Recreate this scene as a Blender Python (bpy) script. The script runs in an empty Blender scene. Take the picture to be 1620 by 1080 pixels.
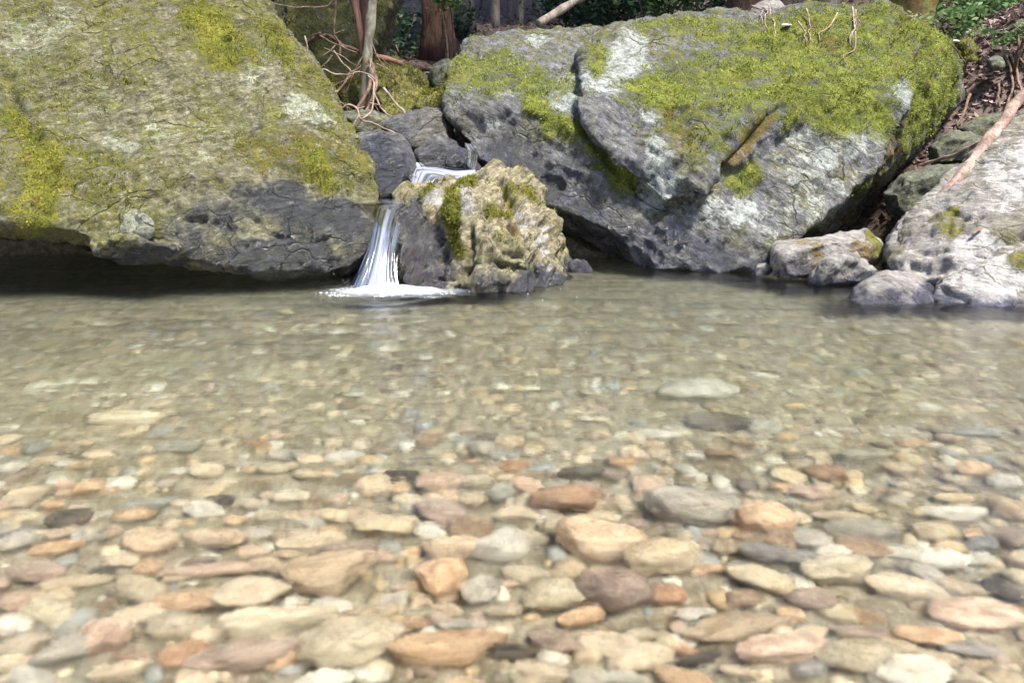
import bpy, bmesh, math, random
import numpy as np
from mathutils import Vector
from mathutils.bvhtree import BVHTree

R = math.radians
random.seed(7)
rng = np.random.default_rng(11)
sc = bpy.context.scene
col = sc.collection

# ------------------------------------------------------------------ camera
FPX, PITCH, CAMZ = 1271.0, R(12.9), 0.62
cam_d = bpy.data.cameras.new('camera')
cam_d.sensor_width = 36.0
cam_d.lens = 36.0 * FPX / 1620.0
cam_d.clip_start, cam_d.clip_end = 0.02, 500
cam_d.dof.use_dof = True
cam_d.dof.focus_distance = 4.3
cam_d.dof.aperture_fstop = 5.6
cam = bpy.data.objects.new('camera', cam_d)
col.objects.link(cam)
cam.location = (0, 0, CAMZ)
cam.rotation_euler = (R(90) - PITCH, 0, 0)
sc.camera = cam

# ------------------------------------------------------------------ sky and sun
SUN_EL, SUN_AZ = R(62), R(140)          # azimuth clockwise from +Y: behind the camera, to its right
w = bpy.data.worlds.new('World'); sc.world = w; w.use_nodes = True
wn = w.node_tree
bgn = next(n for n in wn.nodes if n.type == 'BACKGROUND')
sky = wn.nodes.new('ShaderNodeTexSky')
sky.sky_type = 'NISHITA'; sky.sun_disc = False
sky.sun_elevation = SUN_EL; sky.sun_rotation = SUN_AZ
sky.dust_density = 1.2; sky.air_density = 1.0; sky.ozone_density = 1.0
wn.links.new(sky.outputs[0], bgn.inputs[0])
bgn.inputs[1].default_value = 0.085
sd = bpy.data.lights.new('sun', 'SUN'); sd.energy = 4.5; sd.angle = R(10); sd.color = (1.0, 0.93, 0.80)
so = bpy.data.objects.new('sun', sd); col.objects.link(so)
tosun = Vector((math.sin(SUN_AZ) * math.cos(SUN_EL), math.cos(SUN_AZ) * math.cos(SUN_EL), math.sin(SUN_EL)))
so.rotation_euler = tosun.to_track_quat('Z', 'Y').to_euler()
so.location = (3, -4, 9)
sc.view_settings.view_transform = 'Standard'
sc.view_settings.look = 'None'
sc.view_settings.gamma = 1.0
sc.view_settings.use_curve_mapping = False
sc.view_settings.exposure = 1.36
cy = sc.cycles
cy.use_denoising = True
try:
    cy.denoiser = 'OPENIMAGEDENOISE'; cy.denoising_input_passes = 'RGB_ALBEDO_NORMAL'
except Exception:
    pass
cy.max_bounces = 10; cy.diffuse_bounces = 4; cy.glossy_bounces = 4; cy.transmission_bounces = 6
cy.transparent_max_bounces = 24
cy.caustics_reflective = True; cy.caustics_refractive = True
cy.blur_glossy = 0.6; cy.sample_clamp_indirect = 40.0

# ------------------------------------------------------------------ geometry helpers
cp, sp = math.cos(PITCH), math.sin(PITCH)

def ray(px, py):
    cx, c_y = (px - 810) / FPX, (540 - py) / FPX
    return np.array([cx, cp + c_y * sp, -sp + c_y * cp])

def at(px, py, Y):
    d = ray(px, py)
    return np.array([0, 0, CAMZ]) + d * (Y / d[1])

PERM = np.concatenate([rng.permutation(256)] * 3)
GR = rng.normal(size=(256, 3)); GR /= np.linalg.norm(GR, axis=1)[:, None]

def gn(p, seed=0):
    p = np.asarray(p, dtype=np.float64) + seed * 17.31
    i = np.floor(p).astype(np.int64); f = p - i; i &= 255
    u = f * f * f * (f * (f * 6 - 15) + 10)
    res = np.zeros(len(p))
    for dx in (0, 1):
        wx = u[:, 0] if dx else 1 - u[:, 0]
        a = PERM[(i[:, 0] + dx) & 255]
        for dy in (0, 1):
            wy = u[:, 1] if dy else 1 - u[:, 1]
            b = PERM[(a + i[:, 1] + dy) & 255]
            for dz in (0, 1):
                wz = u[:, 2] if dz else 1 - u[:, 2]
                g = GR[PERM[(b + i[:, 2] + dz) & 255]]
                res += wx * wy * wz * (g[:, 0] * (f[:, 0] - dx) + g[:, 1] * (f[:, 1] - dy) + g[:, 2] * (f[:, 2] - dz))
    return res * 1.5

def fbm(p, o=4, seed=0, gain=0.5):
    s = 0; a = 1.0; q = np.array(p, dtype=np.float64)
    for k in range(o):
        s = s + a * gn(q, seed + k); q = q * 2.03; a *= gain
    return s

def sstep(a, b, x):
    t = np.clip((x - a) / (b - a), 0, 1)
    return t * t * (3 - 2 * t)

def getco(me):
    a = np.empty(len(me.vertices) * 3, dtype=np.float32); me.vertices.foreach_get('co', a)
    return a.reshape(-1, 3).astype(np.float64)

def setco(me, c):
    me.vertices.foreach_set('co', np.ascontiguousarray(c, dtype=np.float32).ravel()); me.update()

def getno(me):
    a = np.empty(len(me.vertices) * 3, dtype=np.float32)
    me.vertex_normals.foreach_get('vector', a)
    return a.reshape(-1, 3).astype(np.float64)

def fattr(me, name, v):
    at_ = me.attributes.new(name, 'FLOAT', 'POINT'); at_.data.foreach_set('value', np.ascontiguousarray(v, dtype=np.float32))

def mesh_np(name, V, F, smooth=True):
    """V (n,3), F (m,k) with k 3 or 4"""
    V = np.asarray(V, dtype=np.float32); F = np.asarray(F, dtype=np.int32)
    me = bpy.data.meshes.new(name); k = F.shape[1]
    me.vertices.add(len(V)); me.vertices.foreach_set('co', V.ravel())
    me.loops.add(F.size); me.loops.foreach_set('vertex_index', F.ravel())
    me.polygons.add(len(F)); me.polygons.foreach_set('loop_start', np.arange(0, F.size, k, dtype=np.int32))
    me.polygons.foreach_set('use_smooth', np.full(len(F), smooth))
    me.update(calc_edges=True); me.validate()
    return me

def link(name, me, mat=None, parent=None, loc=None):
    o = bpy.data.objects.new(name, me); col.objects.link(o)
    if mat is not None and me is not None and len(me.materials) == 0:
        me.materials.append(mat)
    if parent is not None: o.parent = parent
    if loc is not None: o.location = loc
    return o

def tag(o, label=None, cat=None, group=None, kind=None):
    if label: o['label'] = label
    if cat: o['category'] = cat
    if group: o['group'] = group
    if kind: o['kind'] = kind
    return o

def seg_dist(P, A, B):
    ab = B - A; t = np.clip(((P - A) @ ab) / max(1e-9, ab @ ab), 0, 1)
    return np.linalg.norm(P - (A + t[:, None] * ab), axis=1)

def poly_dist(P, pts):
    if len(pts) == 1: return np.linalg.norm(P - pts[0], axis=1)
    d = np.full(len(P), 1e9)
    for a, b in zip(pts[:-1], pts[1:]): d = np.minimum(d, seg_dist(P, a, b))
    return d

# ------------------------------------------------------------------ material helpers
class NT:
    def __init__(s, name):
        s.m = bpy.data.materials.new(name); s.m.use_nodes = True
        s.t = s.m.node_tree; s.t.nodes.clear()
        s.out = s.t.nodes.new('ShaderNodeOutputMaterial')
    def n(s, typ, **kw):
        nd = s.t.nodes.new('ShaderNode' + typ)
        for k, v in kw.items(): setattr(nd, k, v)
        return nd
    def l(s, a, b): s.t.links.new(a, b)
    def setv(s, sock, v):
        if hasattr(v, 'is_output') or isinstance(v, bpy.types.NodeSocket): s.l(v, sock)
        else:
            if isinstance(v, (tuple, list)) and len(v) == 3 and sock.type == 'RGBA': v = (*v, 1)
            sock.default_value = v
    def attr(s, name):
        return s.n('Attribute', attribute_name=name).outputs['Fac']
    def math(s, op, a, b=0.0, c=None, clamp=False):
        nd = s.n('Math', operation=op, use_clamp=clamp); s.setv(nd.inputs[0], a); s.setv(nd.inputs[1], b)
        if c is not None: s.setv(nd.inputs[2], c)
        return nd.outputs[0]
    def mix(s, f, a, b, blend='MIX'):
        nd = s.n('Mix', data_type='RGBA', blend_type=blend); s.setv(nd.inputs[0], f)
        s.setv(nd.inputs[6], a); s.setv(nd.inputs[7], b); return nd.outputs[2]
    def ss(s, x, a, b):
        nd = s.n('MapRange', interpolation_type='SMOOTHSTEP'); s.setv(nd.inputs[0], x)
        nd.inputs[1].default_value = a; nd.inputs[2].default_value = b; return nd.outputs[0]
    def noise(s, vec, scale, detail=4.0, rough=0.6, dist=0.0):
        nd = s.n('TexNoise'); s.setv(nd.inputs['Vector'], vec); nd.inputs['Scale'].default_value = scale
        nd.inputs['Detail'].default_value = detail; nd.inputs['Roughness'].default_value = rough
        nd.inputs['Distortion'].default_value = dist; return nd.outputs['Fac']
    def vor(s, vec, scale, feature='F1', out='Distance'):
        nd = s.n('TexVoronoi', feature=feature); s.setv(nd.inputs['Vector'], vec); nd.inputs['Scale'].default_value = scale
        return nd.outputs[out]
    def mapping(s, vec, rot=(0, 0, 0), scale=(1, 1, 1), loc=(0, 0, 0)):
        nd = s.n('Mapping'); s.l(vec, nd.inputs[0]); nd.inputs[1].default_value = loc
        nd.inputs[2].default_value = rot; nd.inputs[3].default_value = scale; return nd.outputs[0]
    def bump(s, h, dist, strength=1.0, normal=None):
        nd = s.n('Bump'); nd.inputs['Strength'].default_value = strength; nd.inputs['Distance'].default_value = dist
        s.l(h, nd.inputs['Height'])
        if normal is not None: s.l(normal, nd.inputs['Normal'])
        return nd.outputs[0]
    def bsdf(s, colr, rough=0.8, normal=None, spec=0.4, **kw):
        nd = s.n('BsdfPrincipled'); s.setv(nd.inputs['Base Color'], colr); s.setv(nd.inputs['Roughness'], rough)
        s.setv(nd.inputs['Specular IOR Level'], spec)
        if normal is not None: s.l(normal, nd.inputs['Normal'])
        for k, v in kw.items(): s.setv(nd.inputs[k.replace('_', ' ')], v)
        s.l(nd.outputs[0], s.out.inputs[0]); return nd

def rock_material(name, ca, cb, cpale, speck=0.5, strata=(0, 0, 0), moss_a=(0.13, 0.15, 0.018), moss_b=(0.30, 0.29, 0.05),
                  flake=0.9, cracks=0.8, olive=0.35, ochre=(0.20, 0.13, 0.03)):
    t = NT(name); oc = t.n('TexCoord').outputs['Object']
    st = t.mapping(t.mapping(oc, rot=strata), scale=(1, 1, 4.0))
    n1 = t.noise(oc, 2.3, 5, 0.65); n2 = t.noise(oc, 11, 8, 0.74, 0.5); n3 = t.noise(st, 10, 8, 0.76, 0.5); n4 = t.noise(oc, 70, 5, 0.75)
    moss, lich, wet, warm = t.attr('moss'), t.attr('lichen'), t.attr('wet'), t.attr('warm')
    c = t.mix(t.ss(n3, 0.36, 0.66), ca, cb)
    c = t.mix(t.math('MULTIPLY', t.ss(n1, 0.45, 0.7), 0.5), c, (0.20, 0.185, 0.15))
    # olive algae film that colours most of the stone
    c = t.mix(t.math('MULTIPLY', t.ss(t.math('ADD', n2, t.math('MULTIPLY', t.math('SUBTRACT', n1, 0.5), 0.8)), 0.42, 0.66), olive), c, (0.20, 0.195, 0.05))
    # ochre stain
    wf = t.ss(t.math('ADD', warm, t.math('MULTIPLY', t.math('SUBTRACT', n2, 0.5), 3.4)), 0.45, 0.95)
    c = t.mix(t.math('MULTIPLY', wf, 0.85), c, ochre)
    # pale lichen: patches and crusts, plus a sun spot painted on one boulder
    lf = t.ss(t.math('ADD', lich, t.math('MULTIPLY', t.math('SUBTRACT', t.math('ADD', t.math('MULTIPLY', n2, 0.6), t.math('MULTIPLY', n3, 0.4)), 0.5), 4.2)), 0.50, 0.62)
    c = t.mix(t.math('MULTIPLY', lf, 0.9), c, cpale)
    sp_ = t.ss(t.math('ADD', t.noise(oc, 30, 5, 0.75, 0.6), t.math('MULTIPLY', t.math('SUBTRACT', n1, 0.5), 0.35)), 0.585, 0.66)
    c = t.mix(t.math('MULTIPLY', sp_, speck), c, (0.42, 0.42, 0.36))
    # dark pits, crevices of biotite
    c = t.mix(t.math('MULTIPLY', t.ss(n3, 0.44, 0.30), 0.75), c, (0.03, 0.027, 0.026))
    n5 = t.noise(oc, 27, 9, 0.82, 0.3)
    fl = t.n('MapRange'); t.l(n5, fl.inputs[0]); fl.inputs[1].default_value = 0.34; fl.inputs[2].default_value = 0.66; fl.inputs[3].default_value = 0.14; fl.inputs[4].default_value = 1.48
    cmb = t.n('CombineColor'); [t.l(fl.outputs[0], cmb.inputs[k]) for k in range(3)]
    c = t.mix(flake, c, cmb.outputs[0], 'MULTIPLY')
    # fractures: thin dirt-filled seams
    wv = t.n('TexNoise'); t.l(oc, wv.inputs['Vector']); wv.inputs['Scale'].default_value = 3.0; wv.inputs['Detail'].default_value = 5
    vm = t.n('VectorMath', operation='MULTIPLY_ADD'); t.l(wv.outputs['Color'], vm.inputs[0]); vm.inputs[1].default_value = (0.35, 0.35, 0.35); t.l(t.mapping(t.mapping(oc, rot=strata), scale=(0.8, 0.8, 1.7)), vm.inputs[2])
    ve = t.vor(vm.outputs[0], 3.1, 'DISTANCE_TO_EDGE')
    ck = t.math('MULTIPLY', t.ss(ve, 0.022, 0.004), t.ss(n1, 0.42, 0.62))
    c = t.mix(t.math('MULTIPLY', ck, cracks), c, (0.035, 0.03, 0.024))
    # moss
    mf = t.ss(t.math('ADD', moss, t.math('MULTIPLY', t.math('SUBTRACT', t.math('ADD', t.math('MULTIPLY', n2, 0.65), t.math('MULTIPLY', n4, 0.35)), 0.5), 3.0)), 0.30, 0.95)
    mc = t.mix(t.ss(t.noise(oc, 9, 5, 0.7), 0.35, 0.68), moss_a, moss_b)
    mc = t.mix(t.math('MULTIPLY', t.ss(t.noise(oc, 5, 5, 0.7, 0.5), 0.54, 0.68), 0.7), mc, (0.17, 0.11, 0.035))
    mc = t.mix(t.ss(n4, 0.5, 0.3), mc, (0.05, 0.06, 0.008))
    c = t.mix(mf, c, mc)
    # wet rock is darker and shinier; the mask also holds painted shade
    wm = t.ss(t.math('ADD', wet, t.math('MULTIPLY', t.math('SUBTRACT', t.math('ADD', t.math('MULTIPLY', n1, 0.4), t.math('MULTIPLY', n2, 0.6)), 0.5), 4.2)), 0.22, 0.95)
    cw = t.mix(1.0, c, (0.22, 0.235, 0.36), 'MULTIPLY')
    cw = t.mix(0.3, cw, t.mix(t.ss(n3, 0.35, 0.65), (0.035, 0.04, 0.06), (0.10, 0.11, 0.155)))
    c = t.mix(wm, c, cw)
    ro = t.math('SUBTRACT', 0.88, t.math('MULTIPLY', wm, 0.66))
    h = t.math('ADD', t.math('MULTIPLY', n3, 0.8), t.math('ADD', t.math('MULTIPLY', n2, 0.6), t.math('MULTIPLY', n4, 0.28)))
    h = t.math('ADD', h, t.math('MULTIPLY', t.math('MULTIPLY', mf, n4), 0.5))
    h = t.math('SUBTRACT', h, t.math('MULTIPLY', ck, 0.5 * cracks))
    t.bsdf(c, ro, t.bump(h, 0.035, 1.0), spec=t.math('ADD', 0.3, t.math('MULTIPLY', wm, 0.5)))
    return t.m

def simple_material(name, ca, cb, scale=12, rough=0.85, stretch=(1, 1, 1), bump=0.006, contrast=(0.35, 0.65), rnd=0.0):
    t = NT(name); oc = t.n('TexCoord').outputs['Object']
    v = t.mapping(oc, scale=stretch)
    n = t.noise(v, scale, 6, 0.68, 0.4); n2 = t.noise(v, scale * 4.3, 4, 0.6)
    c = t.mix(t.ss(n, *contrast), ca, cb)
    c = t.mix(t.math('MULTIPLY', t.ss(n2, 0.52, 0.35), 0.45), c, tuple(x * 0.4 for x in ca))
    if rnd:
        hs = t.n('HueSaturation'); t.l(c, hs.inputs['Color'])
        t.l(t.math('ADD', 1 - rnd, t.math('MULTIPLY', t.n('ObjectInfo').outputs['Random'], 2 * rnd)), hs.inputs['Value']); c = hs.outputs[0]
    t.bsdf(c, rough, t.bump(t.math('ADD', n, t.math('MULTIPLY', n2, 0.4)), bump, 0.8))
    return t.m

def leaf_material(name, ca, cb, trans=0.4, rough=0.5):
    """colour runs from ca to cb by the random number stored on each leaf"""
    t = NT(name)
    c = t.mix(t.attr('shade'), ca, cb)
    d = t.n('BsdfPrincipled'); t.l(c, d.inputs['Base Color']); d.inputs['Roughness'].default_value = rough
    d.inputs['Specular IOR Level'].default_value = 0.3
    tr = t.n('BsdfTranslucent'); t.l(c, tr.inputs[0])
    mx = t.n('MixShader'); mx.inputs[0].default_value = trans
    t.l(d.outputs[0], mx.inputs[1]); t.l(tr.outputs[0], mx.inputs[2]); t.l(mx.outputs[0], t.out.inputs[0])
    return t.m

M_MOSS = leaf_material('moss_leaf', (0.06, 0.07, 0.008), (0.34, 0.33, 0.06), 0.25, 0.8)
M_MOSS_LIT = leaf_material('moss_leaf_lit', (0.12, 0.12, 0.03), (0.44, 0.44, 0.15), 0.3, 0.8)  # lighter moss copy: sunlight on the gully rocks put into the colour
M_MOSS_BRIGHT = leaf_material('moss_leaf_bright', (0.075, 0.085, 0.012), (0.37, 0.43, 0.10), 0.3, 0.8)

# ------------------------------------------------------------------ terrain
YP = np.array([-40, -6, -1.2, -0.3, 0.3, 0.8, 1.5, 2.5, 3.5, 4.4, 5.0, 5.4, 6.0, 8.0, 14, 30, 80])
ZP = np.array([3.0, 0.6, 0.18, 0.04, -0.05, -0.10, -0.15, -0.27, -0.40, -0.46, -0.35, 0.15, 0.70, 1.42, 2.9, 7.5, 24])

def ground_h(x, y):
    x = np.asarray(x, float); y = np.asarray(y, float)
    h = np.interp(y, YP, ZP)
    for dy in (-0.25, 0.25): h = h + np.interp(y + dy, YP, ZP)
    h /= 3
    side = sstep(2.9, 4.6, x - 0.02 * y) * 0.9 + sstep(3.0, 5.2, -x) * 1.2 + 0.12 * np.clip(np.abs(x) - 4.5, 0, 60)
    h = h + side * np.where(y < 5, np.clip((y + 3) / 6, 0.2, 1), 1)
    # right bank
    h = h + 0.42 * np.exp(-((x - 3.6) / 0.75) ** 2 - ((y - 6.3) / 0.9) ** 2)
    # gully of the stream between the boulders
    h = h - 0.30 * np.exp(-((x + 0.55) / 0.45) ** 2) * sstep(4.9, 5.4, y) * (1 - sstep(6.2, 8.5, y))
    h = h - 0.75 * np.exp(-((x - 2.15) / 0.40) ** 2 - ((y - 5.5) / 0.7) ** 2)
    p = np.stack([x, y, np.zeros_like(x)], -1).reshape(-1, 3)
    nz = (fbm(p * 0.9, 3, 3) * 0.07 + fbm(p * 5, 3, 9) * 0.018).reshape(x.shape)
    return h + nz * np.where((y < 4.8) & (np.abs(x) < 3), 0.7, 1.6)

def axis(core0, core1, step, far0, far1, g=1.25):
    a = list(np.arange(core0, core1 + step / 2, step)); s = step
    while a[-1] < far1: s *= g; a.append(a[-1] + s)
    s = step
    while a[0] > far0: s *= g; a.insert(0, a[0] - s)
    return np.array(a)

def grid_mesh(name, X, Y, Z):
    V = np.stack([X, Y, Z], -1).reshape(-1, 3); ny, nx = X.shape
    i = np.arange(ny * nx).reshape(ny, nx)
    F = np.stack([i[:-1, :-1], i[:-1, 1:], i[1:, 1:], i[1:, :-1]], -1).reshape(-1, 4)
    return mesh_np(name, V, F)

gx, gy = axis(-4.2, 4.6, 0.05, -70, 70), axis(-0.4, 9.0, 0.05, -45, 90)
GX, GY = np.meshgrid(gx, gy); GZ = ground_h(GX, GY)
me = grid_mesh('ground', GX, GY, GZ)
gv = getco(me)
fattr(me, 'litter', np.clip(sstep(0.0, 0.25, gv[:, 2]), 0, 1))
t = NT('ground'); oc = t.n('TexCoord').outputs['Object']
na, nb, nc = t.noise(oc, 3, 5, 0.6), t.noise(oc, 22, 6, 0.7), t.noise(oc, 90, 4, 0.7)
bed = t.mix(t.ss(nb, 0.38, 0.64), (0.22, 0.18, 0.125), (0.50, 0.44, 0.34))
bed = t.mix(t.math('MULTIPLY', t.ss(na, 0.5, 0.75), 0.6), bed, (0.27, 0.27, 0.20))
bed = t.mix(t.math('MULTIPLY', t.ss(nc, 0.56, 0.7), 0.5), bed, (0.12, 0.09, 0.06))
lit = t.mix(t.ss(nb, 0.35, 0.65), (0.07, 0.05, 0.048), (0.19, 0.135, 0.125))
lit = t.mix(t.ss(nc, 0.6, 0.68), lit, (0.32, 0.26, 0.25))
t.bsdf(t.mix(t.attr('litter'), bed, lit), 0.9, t.bump(t.math('ADD', nb, t.math('MULTIPLY', nc, 0.4)), 0.03, 0.8))
tag(link('ground', me, t.m), kind='structure')

# ------------------------------------------------------------------ boulders
CAM = Vector((0, 0, CAMZ))

def hull_bm(bm, pts):
    vs = [bm.verts.new(Vector(p)) for p in pts]
    r = bmesh.ops.convex_hull(bm, input=vs)
    junk = [v for v in set(r['geom_interior']) | set(r['geom_unused']) if isinstance(v, bmesh.types.BMVert) and v.is_valid]
    bmesh.ops.delete(bm, geom=junk, context='VERTS')

def slab(outline, Y, t, front=0.72, back=0.85, lean=0.0):
    """a chunk of stone from its outline: a belt at Y, a smaller face in front, a smaller back"""
    P = np.array(outline, float); c = P.mean(0); pts = []
    lo, hi = P[:, 1].min(), P[:, 1].max()
    for (x, y) in P:
        k = (hi - y) / max(1, hi - lo)            # 0 at the foot, 1 at the top
        pts.append(at(x, y, Y + lean * k))
        q = c + (np.array([x, y]) - c) * front; pts.append(at(q[0], q[1] + (hi - lo) * 0.06, Y - t * 0.55 + lean * k))
        q = c + (np.array([x, y]) - c) * back; pts.append(at(q[0], q[1], Y + t + lean * k))
    return pts

def rot_strata(P, rx, ry):
    c, s = math.cos(rx), math.sin(rx); y = P[:, 1] * c - P[:, 2] * s; z = P[:, 1] * s + P[:, 2] * c
    c, s = math.cos(ry), math.sin(ry); x = P[:, 0] * c + z * s; z2 = -P[:, 0] * s + z * c
    return np.stack([x, y, z2], -1)

def boulder(name, hulls, label, mat, voxel=0.014, smooth=5, big=0.035, mid=0.016, fine=0.007, lump=0.0, lump_f=5.0, strata=(0.5, 0.4),
            strata_amp=0.010, grooves=(), ridges=(), patches=(), wet_z=None, moss_up=None, moss_base=0.0, lichen_base=0.0, warm_base=0.0,
            wet_base=0.0, tufts=0, tuft_size=0.010, tuft_mat=None, shade_back=None, seed=1, group=None, cat='boulder', dry_noise=0.15):
    bm = bmesh.new()
    for h in hulls: hull_bm(bm, h)
    bmesh.ops.recalc_face_normals(bm, faces=bm.faces)
    me0 = bpy.data.meshes.new('tmp'); bm.to_mesh(me0); bm.free()
    o0 = bpy.data.objects.new('tmp', me0); col.objects.link(o0)
    md = o0.modifiers.new('r', 'REMESH'); md.mode = 'VOXEL'; md.voxel_size = voxel
    ms = o0.modifiers.new('s', 'SMOOTH'); ms.factor = 0.5; ms.iterations = smooth
    dg = bpy.context.evaluated_depsgraph_get()
    me = bpy.data.meshes.new_from_object(o0.evaluated_get(dg)); me.name = name
    bpy.data.objects.remove(o0); bpy.data.meshes.remove(me0)
    me.materials.clear(); me.materials.append(mat)
    P = getco(me); N = getno(me)
    bvh = BVHTree.FromPolygons([tuple(v) for v in P], [tuple(p.vertices) for p in me.polygons]) if (grooves or patches or ridges) else None
    def hit(px, py):
        d = Vector(ray(px, py)).normalized(); loc = bvh.ray_cast(CAM, d)[0]
        return None if loc is None else np.array(loc)
    def hits(pl):
        r = [hit(*q) for q in pl]; return [q for q in r if q is not None]
    # relief
    d = big * fbm(P * 1.9, 3, seed) + mid * fbm(P * 6.5, 3, seed + 5)
    S = rot_strata(P, *strata) * np.array([2.2, 2.2, 9.0])
    sn = fbm(S, 4, seed + 11, 0.55)
    d = d + strata_amp * (np.abs(sn) * 2 - 0.6) + strata_amp * 0.9 * np.tanh(4 * gn(S * 0.55, seed + 31))
    d = d + fine * fbm(P * 26, 3, seed + 17)
    if lump: d = d + lump * (np.abs(fbm(P * lump_f, 2, seed + 23)) * 1.8 - 0.5)
    for pl, dep, wid in grooves:
        h = hits(pl)
        if len(h) >= 2: d = d - dep * np.exp(-(poly_dist(P + 0.02 * np.stack([gn(P * 9, s) for s in (71, 72, 73)], -1), h) / wid) ** 2)
    for pl, hgt, wid in ridges:
        h = hits(pl)
        if len(h) >= 1: d = d + hgt * sstep(wid * 1.25, wid * 0.75, poly_dist(P + 0.02 * np.stack([gn(P * 8, s) for s in (76, 77, 78)], -1), h))
    # masks: growth, wet stone, and some light and shade painted into lichen and wet
    mk = {'moss': np.full(len(P), moss_base), 'lichen': np.full(len(P), lichen_base), 'wet': np.full(len(P), wet_base), 'warm': np.full(len(P), warm_base)}
    if moss_up: mk['moss'] = mk['moss'] + moss_up[2] * sstep(moss_up[0], moss_up[1], N[:, 2] + 0.25 * fbm(P * 4, 3, seed + 41))
    wob = 0.09 * fbm(P * 6, 3, seed + 51)
    for kind, pl, rpx, amt in patches:
        k0, k1 = (1.9, 0.15) if kind == 'wet' else (1.6, 0.35)
        h = hits(pl)
        if not h: continue
        r = rpx * np.mean([q[1] for q in h]) / FPX
        mk[kind] = mk[kind] + amt * sstep(r * k0, r * k1, poly_dist(P, h) + wob * min(1, r / 0.15))
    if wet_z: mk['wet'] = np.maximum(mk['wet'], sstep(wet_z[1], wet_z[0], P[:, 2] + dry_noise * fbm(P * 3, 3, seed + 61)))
    if shade_back:                                  # shade of the hollow, painted on its back wall through the wet mask
        mk['wet'] = np.maximum(mk['wet'], sstep(shade_back, shade_back + 0.3, P[:, 1]) * sstep(0.6, 0.4, P[:, 2])); mk['moss'] = mk['moss'] * (1 - mk['wet'] * 0.7); mk['lichen'] = mk['lichen'] * (1 - mk['wet'] * 0.6)
    mossc = np.clip(mk['moss'], 0, 1)
    d = d + 0.010 * mossc * (0.6 + fbm(P * 30, 2, seed + 71))
    P = P + N * d[:, None]
    base = np.array([P[:, 0].mean(), P[:, 1].mean(), P[:, 2].min()])
    setco(me, P - base)
    me.polygons.foreach_set('use_smooth', np.ones(len(me.polygons), bool))
    for k, v in mk.items(): fattr(me, k, np.clip(v, 0, 1))
    o = link(name, me, None, None, tuple(base)); tag(o, label, cat, group)
    if tufts:
        nv = getno(me)
        mm = mossc + 0.55 * fbm(P * 9, 4, seed + 81, 0.65)
        wgt = np.clip(mm - 0.52, 0, 0.5) * (P[:, 1] < P[:, 1].min() + 2.2) * (nv @ np.array([0, -1, 0.55]) > -0.2)
        if wgt.sum() > 0:
            idx = rng.choice(len(P), tufts, p=wgt / wgt.sum())
            V, F, Sh = tuft_arrays(P[idx] - base + rng.normal(size=(tufts, 3)) * voxel * 0.4, nv[idx], tuft_size)
            mt = mesh_np('moss', V, F, False)
            sh = np.repeat(np.clip(0.50 + 0.40 * fbm(P[idx] * 3, 2, seed + 95) + 0.65 * fbm(P[idx] * 10, 3, seed + 91) + rng.normal(size=tufts) * 0.22, 0, 1), 3)
            fattr(mt, 'shade', sh)
            tag(link('moss', mt, tuft_mat or M_MOSS, o), kind='stuff')
    return o

def tuft_arrays(P, N, size):
    n = len(P)
    t1 = np.cross(N, rng.normal(size=(n, 3))); t1 /= np.linalg.norm(t1, axis=1)[:, None] + 1e-9
    s = size * rng.uniform(0.5, 1.3, n)[:, None]
    tip = P + (N * rng.uniform(0.3, 1.0, (n, 1)) + rng.normal(size=(n, 3)) * 0.5 + np.array([0, 0, 0.15])) * s * 1.25
    a, b = P - t1 * s * 0.45, P + t1 * s * 0.45
    V = np.stack([a, b, tip], 1).reshape(-1, 3); F = np.arange(3 * n).reshape(-1, 3)
    return V, F, None

def A(lst): return [at(*p) for p in lst]

M_LEFT = rock_material('rock_left', (0.145, 0.14, 0.095), (0.29, 0.27, 0.185), (0.46, 0.49, 0.40), 0.8, (0.5, 0.45, 0), (0.13, 0.15, 0.02), (0.32, 0.31, 0.05), olive=0.95)
M_RIGHT = rock_material('rock_right', (0.125, 0.128, 0.145), (0.255, 0.26, 0.285), (0.44, 0.48, 0.48), 0.6, (0.6, -0.6, 0), (0.12, 0.15, 0.018), (0.31, 0.34, 0.07), olive=0.7)
M_CENTRE = rock_material('rock_centre', (0.17, 0.15, 0.105), (0.46, 0.41, 0.28), (0.48, 0.46, 0.46), 0.35, (0.9, 0.9, 0), olive=0.35, ochre=(0.20, 0.10, 0.035))
M_DARK = rock_material('rock_dark', (0.08, 0.08, 0.095), (0.18, 0.185, 0.21), (0.32, 0.34, 0.38), 0.3, (0.3, 0.2, 0), olive=0.3)
M_BANK = rock_material('rock_bank', (0.27, 0.255, 0.25), (0.47, 0.445, 0.455), (0.60, 0.585, 0.60), 0.25, (0.7, -0.5, 0), (0.16, 0.17, 0.03), (0.36, 0.33, 0.06), olive=0.25, flake=0.5, cracks=0.5)
M_GREY = rock_material('rock_grey', (0.12, 0.13, 0.11), (0.23, 0.25, 0.215), (0.36, 0.38, 0.36), 0.4, (0.5, 0.3, 0), olive=0.45)
M_MOSSY = rock_material('rock_mossy', (0.12, 0.115, 0.07), (0.26, 0.25, 0.15), (0.42, 0.42, 0.32), 0.5, (0.4, -0.8, 0), (0.20, 0.20, 0.05), (0.42, 0.40, 0.14), olive=0.8)

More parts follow.
